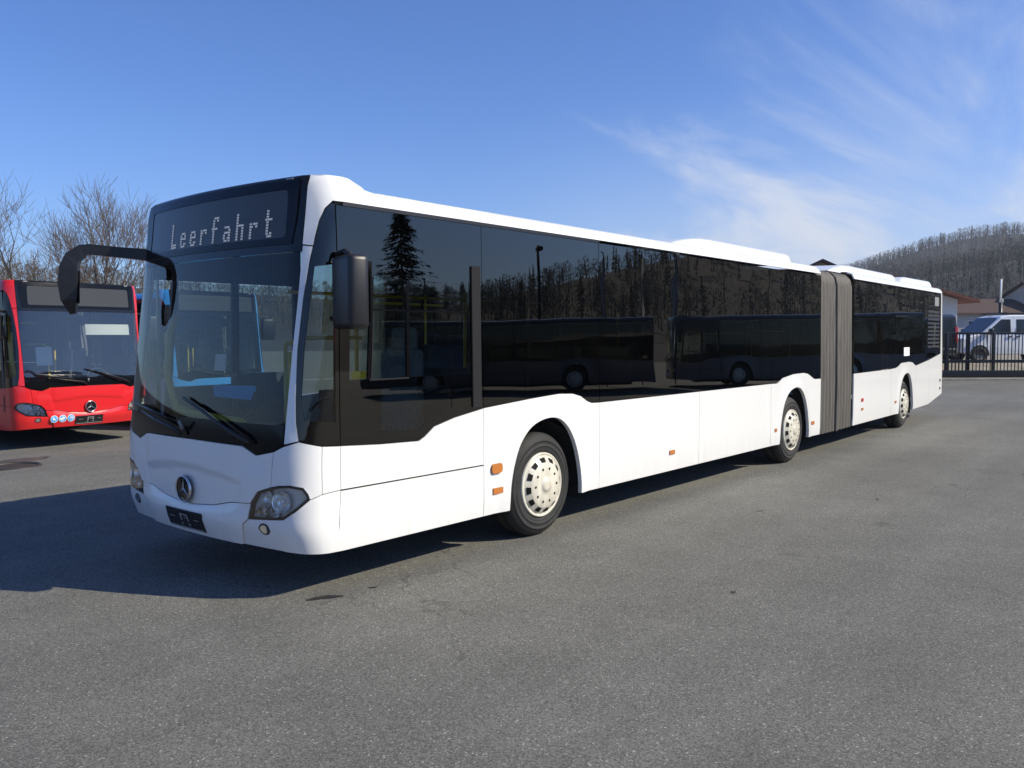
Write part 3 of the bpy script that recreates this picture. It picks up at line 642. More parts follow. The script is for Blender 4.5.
    for sg in ((1,) if arm_mirror else (1, -1)):
        mr = lambda p: (p[0], p[1]*sg, p[2])
        h = MB(); h.box((0, 0, 0), (.15, .31, .50), .04); h.xf(lambda p: (p[0]*math.cos(.25)+p[1]*math.sin(.25)+.38, -p[0]*math.sin(.25)+p[1]*math.cos(.25)-1.50, p[2]+2.15))
        h.tube([(.45, -1.21, 1.98), (.42, -1.36, 1.97), (.40, -1.46, 1.99)], .02, 8); h.tube([(.48, -1.20, 2.42), (.44, -1.38, 2.44), (.40, -1.48, 2.40)], .022, 8)
        ho = P(h.xf(mr), 'wing_mirror', 'dark'); mg = MB(); mg.add([(.462, -1.63, 2.36), (.462, -1.38, 2.36), (.462, -1.38, 1.94), (.462, -1.63, 1.94)], [(0, 1, 2, 3)]); P(mg.xf(mr), 'mirror_glass', 'chrome', ho)
    # ---------------- lamps along the side
    def lamp(q, m_, **k): P(panel(q, off=.012 if 'off' not in k else k.pop('off'), thick=.014, res=.1, gap=0, **k), 'side_lamp', m_)
    lamp(rrect(3.165, .672, 3.30, .757, .03), 'amber', off=.02); lamp(rect(3.19, .492, 3.315, .545), 'amber')
    lamp(rect(6.22, .507, 6.33, .555), 'amber'); lamp(rect(9.15, .507, 9.26, .555), 'amber')
    if not solo: lamp(rect(10.52, .50, 10.63, .55), 'amber')
    # ---------------- roof units
    def roof_unit(prof, hw, b=0, z0=2.91):
        rows = []
        for x, zt in prof:
            z1 = max(zt, z0+.01); r_ = min(.09, (z1-z0)*.8)
            rows.append([(x, y, z) for y, z in [(-hw, z0)]+[(-hw+.02+r_*(1-math.cos(w)), z1-r_+r_*math.sin(w)) for w in [math.pi/2*k/5 for k in range(6)]]+[(0, z1+.02)]+[(hw-.02-r_*(1-math.cos(w)), z1-r_+r_*math.sin(w)) for w in [math.pi/2*k/5 for k in range(5, -1, -1)]]+[(hw, z0)]])
        u = MB().grid(rows, True, True); u.xf(bend_fn(b)); return u
    def ends(x0, x1, h0, h1, zt0, zt1, r0=.5, r1=.2):
        out = [(x0, h0)]
        for k in range(1, 7): out.append((x0+r0*(k/6), h0+(zt0-h0)*math.sin(math.pi/2*k/6)))
        for k in range(6, -1, -1): out.append((x1-r1*(k/6), h1+(zt1-h1)*math.sin(math.pi/2*k/6)) if k else (x1, h1))
        return out
    if detail:
        ru = P(roof_unit(ends(5.4, 9.35, 2.90, 2.90, 3.09, 3.085, 1.3, .16), 1.0), 'air_conditioner', paint_)
    if solo:
        ax = 8.705
        return root
    # ---------------- folding joint
    BE = .0257
    outl = [(-1.262, .30), (-1.268, 1.1), (-1.245, 2.66), (-1.215, 2.79), (-1.13, 2.88), (-.9, 2.91), (0, 2.93), (.9, 2.91), (1.13, 2.88), (1.215, 2.79), (1.245, 2.66), (1.268, 1.1), (1.262, .30), (.9, .27), (-.9, .27), (-1.262, .30)]
    x0, x1 = 9.815, 11.365
    st_ = []
    def fold(xa, xb, n, amp):
        for k in range(n*6+1):
            t = k/(n*6); ph = (t*n) % 1.0
            st_.append((xa+(xb-xa)*t, -.012-.004*(t**12 if xa < 10.2 else (1-t)**12)-amp*(1-abs(math.sin(math.pi*ph))**.6)))
    fold(x0, x0+.72, 5, .030); st_ += [(x0+.73, -.02), (x0+.735, .0), (x0+.785, .0), (x0+.79, -.02)]; fold(x0+.80, x1, 5, .030)
    rows = []
    for x, dd in st_:
        t = (x-x0)/(x1-x0); bf = bend_fn(BE*t if t > 0 else 0); k_ = 1+dd/1.24; kz = 1+dd/1.3*.5
        rows.append([bf((x, y*k_, 1.55+(z-1.55)*kz)) for y, z in outl])
    P(MB().grid(rows, True, True), 'folding_bellows', 'bellows')
    # ---------------- rear section
    RE = 18.09; K = dict(rear=RE, bend=BE); a3 = 14.695; s3 = a3+SK; S0 = 11.37+SK; S1 = RE-.16-.12+SK
    top3 = [(S0, 1.205), (s3-.676, 1.22), (s3-.50, 1.245), (s3-.36, 1.288), (s3-.249, 1.308), (s3+.303, 1.318), (s3+.55, 1.30), (s3+.70, 1.262), (s3+.82, 1.222)]
    for m in both:
        sm_ = s3-1.0
        P(panel(rect(S0, .318, sm_, 1.21)[:3]+[(S0, 1.205)], res=.2, mirror=m, **K), 'side_panel', paint_)
        P(panel([(sm_, .318)]+arch_smooth(a3)+[(s3+.84, .325), (s3+.84, 1.222)]+top3[::-1][:-1]+[(sm_, 1.214)], res=.06, bump=flare(a3), mirror=m, thick=.02, **K), 'wheel_panel', paint_)
        P(panel([(s3+.84, .325), (s3+2.0, .345), (s3+2.0, 1.315), (s3+.84, 1.222)], res=.2, mirror=m, **K), 'engine_flap', paint_)
        P(panel([(s3+2.0, .345), (S1-.05, .49), (S1-.05, 1.43), (s3+2.0, 1.315)], res=.2, mirror=m, **K), 'engine_flap', paint_)
        P(panel([(S1-.05, .49), (S1+.42, .55), (S1+.42, 2.80), (S1-.05, 2.80)], res=.04, vres=.3, mirror=m, **K), 'rear_corner', paint_)
        P(panel(rect(S0, 2.80, S1+.42, 2.96), res=.1, vres=.03, mirror=m, gap=.001, **K), 'roof_edge', paint_)
        for k, (a, b) in enumerate(((S0, 13.9), (13.9, 15.4), (15.4, S1-.05))):
            lo = [(max(a, min(b, s)), v+.003) for s, v in top3+[(s3+.84, 1.224), (s3+2.0, 1.318), (S1-.05, 1.433)]]
            # clip the sill to this pane
            def sill(s):
                T_ = top3+[(s3+.84, 1.224), (s3+2.0, 1.318), (S1-.05, 1.433)]
                for (p, u), (q, w) in zip(T_, T_[1:]):
                    if p <= s <= q: return u+(w-u)*(s-p)/(q-p)
                return T_[-1][1]
            pts = [a]+[s for s, v in top3+[(s3+.84, 0), (s3+2.0, 0)] if a+.01 < s < b-.01]+[b]
            P(panel([(s, sill(s)+.003) for s in pts]+[(b, 2.775), (a, 2.775)], off=-.002, res=.25, gap=.003, mirror=m, thick=.012, **K), 'side_window', 'gdark')
        gr = MB(); v = 1.58
        while v < 2.36: panel(rect(17.62, v, 18.70, v+.045), off=.006, thick=.02, res=.4, gap=0, mirror=m, mb=gr, **K); v += .085
        P(gr, 'air_grille', 'grey_paint')
    P(panel([(S1+.42, .55), (S1+1.40, .55), (S1+1.40, 2.96), (S1+.42, 2.96)], res=.15, **K), 'rear_wall', paint_)
    P(panel([(S1+.42, .55), (S1+1.40, .55), (S1+1.40, 2.96), (S1+.42, 2.96)], res=.15, mirror=True, **K), 'rear_wall', paint_)
    rows = []
    for s in [S0, 13, 15, 17, S1, S1+.12, S1+.17, S1+.22, S1+.27, S1+.32, S1+.37, S1+.7, S1+1.1, S1+1.37]:
        a = SF(s, 2.955, -.003, RE); y = -a[1]; rows.append([bend_fn(BE)((a[0], y*t, a[2]+.05*(y/1.1)**2*(1-t*t))) for t in [k/8 for k in range(-8, 9)]])
    P(MB().grid(rows, True, True), 'roof', paint_)
    liner(a3, BE)
    for sd_ in (-1, 1): make_wheel(root, a3, 0, sd_, BE)
    P(floor_part(11.3, 16.6, [a3], BE), 'floor', 'under'); eb = MB(); eb.box((17.2, 0, .75), (1.5, 2.2, .5)); eb.xf(bend_fn(BE)); P(eb, 'engine_block', 'under')
    bk = MB(); bk.box((11.39, 0, 1.6), (.04, 2.36, 2.4)); bk.xf(bend_fn(BE)); P(bk, 'bulkhead', 'int_dark')
    P(roof_unit(ends(10.75, 14.95, 2.92, 2.92, 3.08, 3.075, 1.2, .2), 1.03, BE), 'air_conditioner', paint_)
    P(roof_unit(ends(15.2, 18.04, 2.92, 2.92, 3.08, 3.09, .6, .22), 1.03, BE), 'engine_cover', paint_)
    for q, m_ in ((rrect(12.90, .70, 13.01, .76, .02), 'redlens'), (rect(12.91, .55, 13.01, .59), 'amber'), (rect(15.06, .54, 15.16, .585), 'amber'), (rect(16.36, .53, 16.44, .57), 'amber'), (rect(18.80, .80, 18.86, .86), 'int_dark'), (rect(18.80, .62, 18.86, .67), 'int_dark')): lamp(q, m_, **K)
    P(panel(rect(15.68, 1.44, 16.10, 1.61), off=.003, thick=.004, res=.4, gap=0, **K), 'white_sticker', 'paper')
    P(panel(rect(18.25, 2.50, 18.62, 2.70), off=.003, thick=.004, res=.4, gap=0, **K), 'grey_sticker', 'int_grey')
    return root
bus = make_bus('articulated_bus', 'long white articulated city bus with dark glass and grey folding bellows', 'white', text='Leerfahrt')
# the red and the blue bus, nose to the yard
PHI = R(95)
red = make_bus('city_bus', 'bright red city bus facing the yard with a paper sheet in its windscreen', 'red', solo=True, detail=False, screen='gred', arm_mirror=False)

def pivot(o, loc, wx, wy):      # swing a parked bus round so that its front left corner stays put
    c, s = math.cos(PHI), math.sin(PHI); o.location = (wx-(c*loc[0]-s*loc[1]), wy-(s*loc[0]+c*loc[1]), -.12)
_c, _s = math.cos(R(86)), math.sin(R(86)); pivot(red, (.25, -1.1), 3.25+_c*.25+_s*1.1+.42, 9.55+_s*.25-_c*1.1+.72)
blu_at = (red.location.x+3.35, red.location.y+.9, -.12)
red.rotation_euler.z = PHI
def sticker_disc(s, v, r, kind):
    d = panel([(s+r*math.cos(w), v+r*math.sin(w)) for w in [2*math.pi*k/22 for k in range(22)]], off=.036, thick=.004, res=.05, gap=0).build('pictogram_sticker', 'paper', red)
    b = MB(); panel([(s+r*.86*math.cos(w), v+r*.86*math.sin(w)) for w in [2*math.pi*k/22 for k in range(22)]], off=.038, thick=0, res=.05, gap=0, mb=b); b.build('disc', 'bluesign', d)
    m = MB()
    if kind == 0:      # pram
        for q in ([(-.5, .1), (.45, .1), (.25, -.25), (-.3, -.25)], [(-.5, .1), (-.05, .1), (-.05, .5), (-.35, .4)], [(.4, .1), (.5, .1), (.65, .4), (.55, .42)]): panel([(s+x*r, v+y*r) for x, y in q], off=.04, thick=0, res=.05, gap=0, mb=m)
        for x in (-.25, .22): panel([(s+(x+.12*math.cos(w))*r, v+(-.42+.12*math.sin(w))*r) for w in [2*math.pi*k/8 for k in range(8)]], off=.04, thick=0, res=.05, gap=0, mb=m)
    elif kind == 1:    # standing figure
        panel([(s+.15*r*math.cos(w), v+(.48+.15*math.sin(w))*r) for w in [2*math.pi*k/8 for k in range(8)]], off=.04, thick=0, res=.05, gap=0, mb=m)
        for q in ([(-.25, -.15), (.25, -.15), (.2, .28), (-.2, .28)], [(-.2, -.65), (-.04, -.65), (-.04, -.12), (-.2, -.12)], [(.04, -.65), (.2, -.65), (.2, -.12), (.04, -.12)]): panel([(s+x*r, v+y*r) for x, y in q], off=.04, thick=0, res=.05, gap=0, mb=m)
    else:              # wheelchair
        panel([(s+(-.1+.13*math.cos(w))*r, v+(.5+.13*math.sin(w))*r) for w in [2*math.pi*k/8 for k in range(8)]], off=.04, thick=0, res=.05, gap=0, mb=m)
        for q in ([(-.18, -.05), (0, -.05), (0, .33), (-.18, .33)], [(-.1, -.05), (.35, -.05), (.35, .07), (-.1, .07)], [(.25, -.05), (.38, -.05), (.6, -.5), (.46, -.52)]): panel([(s+x*r, v+y*r) for x, y in q], off=.04, thick=0, res=.05, gap=0, mb=m)
        for k in range(14):
            w0, w1 = 2.2+4.2*k/14, 2.2+4.2*(k+1)/14
            panel([(s+(-.02+a*math.cos(w))*r, v+(-.2+a*math.sin(w))*r) for a, w in ((.42, w0), (.42, w1), (.32, w1), (.32, w0))], off=.04, thick=0, res=.05, gap=0, mb=m)
    m.build('symbol', 'paper', d)
for k in range(3): sticker_disc(-.66+.145*k, .50, .066, k)
panel(rect(-.88, 1.47, -.61, 1.80), off=-.02, thick=.002, res=.2, gap=0).build('paper_notice', 'paper', red)
sv = panel(rect(.06, 2.02, .98, 2.22), off=-.06, thick=.004, res=.2, gap=0).build('sun_visor', 'paper', red)
blu = make_bus('city_bus', 'blue city bus behind the white bus, just showing beside the red bus', 'blue', solo=True, detail=False)
blu.location = blu_at; blu.rotation_euler.z = PHI

# buses across the yard, seen in the dark side windows of the white bus
rf = Vector((.767, -.642, 0)); rr = Vector((.642, .767, 0)); VC = Vector((CAM[0], -2.55-CAM[1], 0))
MT['slate'] = paint('slate_paint', (.10, .105, .115))
sw1 = {MT['red']: MT['grey_paint']}; sw2 = {MT['red']: MT['slate']}

def park(lateral, depth, yaw_, sw, label):
    o = copy_tree(red, None, sw); p = VC+rf*depth+rr*lateral; o.location = (p.x, p.y, 0); o.rotation_euler.z = yaw_
    o['label'] = label; return o
park(-6.2, 35.5, math.atan2(.767, .642), sw1, 'dark grey bus across the yard, mirrored in the front side windows')
park(6.6, 36.5, math.atan2(.767, .642), sw2, 'slate grey bus across the yard, mirrored in the windows ahead of the bellows')
park(21.5, 46, math.atan2(.5, .866), sw1, 'dark grey bus across the yard, mirrored in the rear side windows')

# ------------------------------------------------------------------ hills and far woods
def gauss(x, y, cx_, cy_, sa, sb, ang):
    dx, dy = x-cx_, y-cy_; c, s = math.cos(ang), math.sin(ang); a, b = c*dx+s*dy, -s*dx+c*dy
    return math.exp(-.5*((a/sa)**2+(b/sb)**2))
def polar(px, D):
    a = yaw-math.atan((px-512)/852.3); return CAM[0]+D*math.cos(a)/math.cos(a-yaw)*1.0, CAM[1]+D*math.sin(a)/math.cos(a-yaw)
HG = []
def hill(px, D, h, along, depth):
    x, y = polar(px, D); a = math.atan2(y-CAM[1], x-CAM[0])+math.pi/2; HG.append((x, y, along, depth, a, h))
hill(1008, 540, 38, 70, 120); hill(900, 600, 30, 240, 140)
hill(60, 210, 8.5, 90, 45); hill(-260, 230, 10, 120, 50); hill(330, 300, 8, 120, 60)
# the wooded slopes behind the photographer
for ang, D, h, al in ((-50, 190, 7, 120), (-14, 300, 36, 130), (-95, 220, 9, 130), (-150, 240, 10, 150), (150, 260, 14, 140)):
    a = R(ang); HG.append((CAM[0]+D*math.cos(a), CAM[1]+D*math.sin(a), al, 55, a+math.pi/2, h))
def hz_(x, y):
    r_ = math.hypot(x-15, y-2); e = sstep(60, 130, r_)
    return gz(x, y)-.25*(1-e)+e*(-.3+sum(h*gauss(x, y, a, b, sa, sb, an) for a, b, sa, sb, an, h in HG))
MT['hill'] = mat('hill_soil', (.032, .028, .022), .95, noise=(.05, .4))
rows = []
for r_ in [52, 60, 75, 90, 110, 130, 150, 170, 190, 210, 230, 250, 275, 300, 330, 360, 400, 440, 480, 520, 560, 600, 650, 700, 800, 880]:
    rows.append([(15+r_*math.cos(w), 2+r_*math.sin(w), hz_(15+r_*math.cos(w), 2+r_*math.sin(w))) for w in [2*math.pi*k/180 for k in range(181)]])
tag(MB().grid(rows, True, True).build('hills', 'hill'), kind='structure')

MT['bare_far'] = mat('bare_wood', (.066, .058, .040), .95, noise=(.02, .35)); MT['conifer_far'] = mat('conifer_wood', (.022, .034, .022), .95, noise=(.05, .4)); MT['scrub'] = mat('dry_scrub', (.16, .125, .075), .95, noise=(.1, .4))
def wood(name, spots, m, kind, rnd, n):
    """a mass of small trees: bare crowns as tufts of twig-like blades, conifers as whorls of drooping blades"""
    V = []; 
    for x, y, h in spots:
        z = hz_(x, y)
        if kind == 'bare':
            w = h*.46
            for k in range(n):
                u = rnd.random()**.6; a = rnd.uniform(0, 6.283); t = rnd.uniform(.22, 1); rad = w*math.sin(math.pi*min(.97, .18+.8*t))*u
                px_, py_, pz_ = x+rad*math.cos(a), y+rad*math.sin(a), z+h*t; l = h*rnd.uniform(.05, .11); s_ = rnd.uniform(.015, .04)*h*.5
                dx, dy = math.cos(a)*.5+rnd.uniform(-.5, .5), math.sin(a)*.5+rnd.uniform(-.5, .5); b = rnd.uniform(0, 3.14)
                V += [(px_-s_*math.cos(b), py_-s_*math.sin(b), pz_-l*.4), (px_+s_*math.cos(b), py_+s_*math.sin(b), pz_-l*.4), (px_+dx*l, py_+dy*l, pz_+l)]
            V += [(x-.2, y, z), (x+.2, y, z), (x, y, z+h*.7), (x, y-.2, z), (x, y+.2, z), (x, y, z+h*.7)]
        else:
            for k in range(n):
                t = rnd.random()**.75; a = rnd.uniform(0, 6.283); rad = h*.22*(1-t)+.1; zb = z+h*(.08+.92*t); l = rad*rnd.uniform(.7, 1.25); s_ = rad*.30+.08
                V += [(x-s_*math.sin(a), y+s_*math.cos(a), zb+.05*h), (x+s_*math.sin(a), y-s_*math.cos(a), zb+.05*h), (x+l*math.cos(a), y+l*math.sin(a), zb-.03*h)]
            V += [(x-h*.03, y, z), (x+h*.03, y, z), (x, y, z+h), (x, y-h*.03, z), (x, y+h*.03, z), (x, y, z+h)]
    me = bpy.data.meshes.new(name); me.from_pydata(V, [], [(i, i+1, i+2) for i in range(0, len(V), 3)]); me.materials.append(MT[m]); o = bpy.data.objects.new(name, me); C.objects.link(o)
    return tag(o, kind='stuff')
rnd = random.Random(5)
def scatter(n, a0, a1, d0, d1, hmin, ok=None):
    out = []
    while len(out) < n:
        a = R(rnd.uniform(a0, a1)); D = math.sqrt(rnd.uniform(d0*d0, d1*d1)); x, y = CAM[0]+D*math.cos(a), CAM[1]+D*math.sin(a)
        if hz_(x, y) > hmin: out.append((x, y, rnd.uniform(8, 13)))
    return out
wood('hill_woodland', [(x, y, h*.55) for x, y, h in scatter(7500, -6, 30, 190, 620, 1.2)], 'bare_far', 'bare', rnd, 46)
wood('hill_conifers', [(x, y, h*.60) for x, y, h in scatter(380, -2, 30, 230, 600, 4)], 'conifer_far', 'con', rnd, 80)
wood('scrub_slope', [(x, y, h*.5) for x, y, h in scatter(700, 28, 84, 130, 300, 1.5)], 'bare_far', 'bare', rnd, 90)
wood('dry_scrub', [(x, y, h*.28) for x, y, h in scatter(420, 52, 84, 90, 260, 2)], 'scrub', 'bare', rnd, 70)
wood('distant_woodland', [(x, y, h*.62) for x, y, h in scatter(1700, -120, -2, 130, 330, 1.5)], 'bare_far', 'bare', rnd, 80)
wood('distant_conifers', [(x, y, h*.7) for x, y, h in scatter(420, -90, -3, 140, 330, 2)], 'conifer_far', 'con', rnd, 60)
# ------------------------------------------------------------------ bare trees behind the red bus
MT['bark'] = mat('bark', (.10, .085, .068), .9, noise=(6, .35)); MT['birch'] = mat('birch_bark', (.5, .48, .44), .85, noise=(4, .5), scale=(1, 1, 3))
MT['twig'] = mat('twigs', (.13, .10, .078), .9, noise=(1.5, .25))
def bare_tree(label, x, y, h, seed, spread=1.0, trunk_m='bark', levels=5, stems=1, group=None):
    rnd = random.Random(seed); z = hz_(x, y) if math.hypot(x-15, y-2) > 52 else gz(x, y)
    root = empty('bare_tree', (x, y, z)); tag(root, label, 'tree', group)
    T = MB(); W = MB()
    def limb(mb, p, d, L, r, n_side, lvl):
        pts = [p]; q = p; dd = d.copy(); n = 3 if lvl < 4 else 2
        for i in range(n):
            dd = (dd+Vector((rnd.uniform(-.22, .22), rnd.uniform(-.22, .22), rnd.uniform(-.05, .16)))).normalized(); q = q+dd*(L/n); pts.append(q)
        mb.tube(pts, [r*(1-.5*i/n) for i in range(n+1)], n_side, False)
        return pts, dd, r*.5
    def grow(p, d, L, r, lvl):
        mb = T if lvl <= 0 else W
        pts, dd, re = limb(mb, p, d, L, r, 7 if lvl == 0 else (5 if lvl < 3 else 3), lvl)
        if lvl >= levels: return
        nk = (4, 4, 4, 4, 3, 3)[min(lvl, 5)]+(1 if rnd.random() < .35 else 0)
        for k in range(nk):
            t = rnd.uniform(.35, 1) if k else 1.0
            f = t*(len(pts)-1); i = min(int(f), len(pts)-2); o = pts[i].lerp(pts[i+1], f-i)
            a = k*2.4+rnd.uniform(-.5, .5); side_ = dd.orthogonal().normalized(); side_.rotate(Matrix.Rotation(a, 3, dd))
            tilt = rnd.uniform(.35, .85)*spread if k else rnd.uniform(.05, .3)
            nd = (dd*math.cos(tilt)+side_*math.sin(tilt)+Vector((0, 0, .12))).normalized()
            grow(o, nd, L*rnd.uniform(.60, .84), max(re*rnd.uniform(.7, 1.0), .011), lvl+1)
    for s_ in range(stems):
        d = Vector((rnd.uniform(-.16, .16), rnd.uniform(-.16, .16), 1)).normalized() if stems > 1 else Vector((rnd.uniform(-.05, .05), rnd.uniform(-.05, .05), 1)).normalized()
        grow(Vector((rnd.uniform(-.3, .3)*(stems > 1), rnd.uniform(-.3, .3)*(stems > 1), -.1)), d, h*.33, h*.021/(stems**.4), 0)
    T.build('trunk', trunk_m, root); W.build('crown', 'twig', root)
    return root
def at(px, D): return polar(px, D)
x, y = at(30, 43); bare_tree('broad bare tree left of the mirror, above the driver end of the red bus', x, y, 9.6, 11, 1.0)
x, y = at(112, 49); bare_tree('tall bare tree with upright boughs between mirror arm and white bus', x, y, 11.4, 23, .8)
#'thinner bare tree behind the mirror arm', x, y, 9.4, 37, .9)
#'bare tree cut by the left edge of the photo', x, y, 9.5, 41, 1.0)
x, y = at(100, 44); bare_tree('slender pale-barked birch showing under the mirror arm', x, y, 6.0, 53, .7, 'birch', 4)

# ------------------------------------------------------------------ gate, vehicles and houses on the right
MT['gate'] = mat('gate_paint', (.012, .014, .02), .35, noise=(4, .2)); MT['wallw'] = mat('render_white', (.62, .64, .66), .85, noise=(1, .08)); MT['cream'] = mat('render_cream', (.5, .44, .36), .85, noise=(1, .1)); MT['pink'] = mat('render_pink', (.42, .28, .26), .85, noise=(1, .1)); MT['greyw'] = mat('render_grey', (.36, .36, .38), .85, noise=(1, .1))
def tile_mat(name, col):
    m = mat(name, col, .8, noise=(5, .35)); t = m.node_tree; b = t.nodes['Principled BSDF']; g = t.nodes.new('ShaderNodeTexCoord'); w = t.nodes.new('ShaderNodeTexWave'); w.inputs['Scale'].default_value = 3; w.bands_direction = 'X'
    t.links.new(g.outputs['Object'], w.inputs['Vector']); bp = t.nodes.new('ShaderNodeBump'); bp.inputs['Strength'].default_value = .6; bp.inputs['Distance'].default_value = .05; t.links.new(w.outputs[0], bp.inputs['Height']); t.links.new(bp.outputs[0], b.inputs['Normal']); return m
MT['tile_red'] = tile_mat('roof_tiles_red', (.16, .055, .035)); MT['tile_brown'] = tile_mat('roof_tiles_brown', (.07, .04, .032)); MT['pane'] = mat('window_pane', (.02, .025, .03), .08, 0, .6)
GD = Vector((.767, -.642, 0)).normalized(); GD = Vector((.642, -.767, 0))      # along the gate, towards the right of the photo
gx, gy = at(985, 35.2); GO = Vector((gx, gy, 0)); GA = math.atan2(GD.y, GD.x)
def gate(origin, length, label):
    r_ = empty('sliding_gate', origin, GA); tag(r_, label, 'gate')
    fr = MB(); fr.box((0, 0, .25), (length, .14, .30), .01); fr.box((0, 0, .80), (length, .07, .07)); fr.box((0, 0, 1.93), (length, .08, .09), .01); fr.build('gate_frame', 'gate', r_)
    n = int(length/1.6)
    for k in range(n+1): MB().box((-length/2+length*k/n, -.003, 1.02), (.11, .11, 1.84), .01).build('post', 'gate', r_)
    k = 0; x = -length/2+.1; b = MB()
    while x < length/2-.05: b.box((x, .004, 1.36), (.028, .028, 1.06)); b.box((x, .004, .585), (.028, .028, .37)); x += .145
    tag(b.build('bars', 'gate', r_), kind='stuff')
    return r_
gate(GO+GD*1.3, 9.6, 'black barred sliding gate across the yard entrance')
x, y = at(900, 35.3); gate(Vector((x, y, 0))-GD*1.7, 9.0, 'black barred fence panel behind the rear of the white bus')
tr = MB(); tr.box((GO.x-1.0*GD.y*0, GO.y, .03), (34, .35, .06), .01, GA); tag(tr.build('kerb', 'kerb'), kind='structure')
# raised yard beyond the gate
bk = Vector((.767, .642, 0)); yv = MB(); rows = []
for d, z in ((.45, .005), (.7, .08), (1.9, .56), (2.6, .60), (20, .62), (30, .2)): rows.append([tuple(GO+bk*d+GD*l+Vector((0, 0, z))) for l in (-13, -5, 0, 10, 30)])
tag(yv.grid(rows, False).build('raised_yard', 'upper'), kind='structure')
def yz(p): return .60
def prism(mb, prof, hw, bevel=.04):
    """side profile (x, z) extruded across y with the sides drawn in a little towards the top"""
    zmax = max(z for x, z in prof); n = len(prof); V = []
    def wy(z): return hw*(1-.10*max(0, (z-.95)/(zmax-.95))**1.3)
    for sg in (-1, 1):
        V += [(x, sg*(wy(z)-bevel), z) for x, z in prof]; V += [(x+(0.03 if False else 0), sg*wy(z), z) for x, z in inset(prof, bevel)]
    F_ = []
    for s_ in (0, 1):
        o = s_*2*n
        for i in range(n):
            q = (o+i, o+(i+1) % n, o+n+(i+1) % n, o+n+i); F_.append(q if s_ == 0 else q[::-1])
        cap = tuple(o+n+i for i in range(n)); F_.append(cap if s_ == 0 else cap[::-1])
    for i in range(n): F_.append((i, 2*n+i, 2*n+(i+1) % n, (i+1) % n))
    return mb.add(V, F_, False), wy
def make_van(label, paint_, x, y, rz, letter=False, rack=True):
    """nose towards local -X"""
    r_ = empty('parked_van', (x, y, .60), rz); tag(r_, label, 'van')
    prof = [(-2.42, .42), (-2.44, .78), (-2.36, 1.02), (-1.62, 1.20), (-.82, 1.88), (-.45, 1.96), (2.2, 1.96), (2.40, 1.86), (2.46, 1.1), (2.46, .42), (1.96, .34), (-1.9, .34)][::-1]
    b, wy = prism(MB(), prof, .96); b.build('body', paint_, r_)
    def sidepoly(q, name, m, o=.006):
        for sg in (-1, 1):
            mb = MB(); n = len(q); P_ = [(a, sg*(wy(c)+o), c) for a, c in q]; P2 = [(a, sg*(wy(c)-.03), c) for a, c in q]
            mb.add(P_+P2, [tuple(range(n))[::sg*-1]]+[(i, (i+1) % n, n+(i+1) % n, n+i) for i in range(n)]); mb.build(name, m, r_)
    sidepoly([(-1.42, 1.22), (-.42, 1.22), (-.42, 1.78), (-.80, 1.78)], 'window', 'pane'); sidepoly([(-.18, 1.22), (.92, 1.22), (.92, 1.78), (-.18, 1.78)], 'window', 'pane'); sidepoly([(1.08, 1.22), (2.2, 1.22), (2.12, 1.78), (1.08, 1.78)], 'window', 'pane')
    for q in ([(-1.40, .45), (-1.385, .45), (-1.385, 1.2), (-1.40, 1.2)], [(-.31, .45), (-.295, .45), (-.295, 1.85), (-.31, 1.85)], [(1.0, .45), (1.015, .45), (1.015, 1.85), (1.0, 1.85)]): sidepoly(q, 'door_gap', 'under', .002)
    for xx in (-.42, -.10): sidepoly([(xx-.10, 1.06), (xx+.06, 1.06), (xx+.06, 1.10), (xx-.10, 1.10)], 'door_handle', 'dark', .02)
    ws = MB(); ws.add([(-1.58, -.80, 1.25), (-1.58, .80, 1.25), (-.88, .74, 1.845), (-.88, -.74, 1.845)], [(0, 3, 2, 1)]); ws.xf(lambda p: (p[0]-.02, p[1], p[2]+.014)); ws.build('windscreen', 'pane', r_)
    rw = MB(); rw.add([(2.475, -.72, 1.2), (2.475, .72, 1.2), (2.43, .70, 1.75), (2.43, -.70, 1.75)], [(0, 1, 2, 3)]); rw.build('rear_window', 'pane', r_)
    for sg in (-1, 1):
        MB().box((-2.40, sg*.70, .92), (.12, .36, .18), .04).build('headlight', 'lens_clear', r_); MB().box((2.46, sg*.86, 1.15), (.05, .13, .62), .02).build('tail_light', 'redlens', r_)
        mm = MB(); mm.box((-1.30, sg*1.08, 1.28), (.14, .22, .26), .05); mm.build('wing_mirror', 'dark', r_)
        for xx in (-1.68, 1.45):
            w = empty('wheel', (xx, sg*.86, .335), 0 if sg < 0 else math.pi, r_)
            MB().lathe_y([(.2, -.10), (.22, -.115), (.30, -.11), (.335, -.08), (.335, .09), (.3, .11), (.2, .11)], 28).build('tyre', 'rubber', w); MB().lathe_y([(.21, -.09), (.2, -.10), (.13, -.075), (.05, -.09), (0, -.095)], 24).build('rim', 'steel', w)
            a_ = MB(); a_.add([(xx+.40*math.cos(t), sg*(.962+.004), .335+.40*math.sin(t)) for t in [math.pi*k/16-.12 for k in range(17)]]+[(xx, sg*.966, .335)], [(i, i+1, 17)[::-sg] for i in range(16)]); a_.build('wheel_opening', 'under', r_)
    bp_ = MB(); bp_.box((-2.42, 0, .55), (.16, 1.8, .26), .05); bp_.box((2.46, 0, .52), (.12, 1.8, .22), .05); bp_.build('bumper', paint_, r_)
    if rack:
        k_ = MB(); 
        for sg in (-1, 1): k_.box((.75, sg*.72, 2.02), (3.0, .05, .06), .01)
        for xx in (-.5, .6, 1.8): k_.box((xx, 0, 2.05), (.06, 1.5, .05), .01)
        k_.build('roof_rack', 'dark', r_)
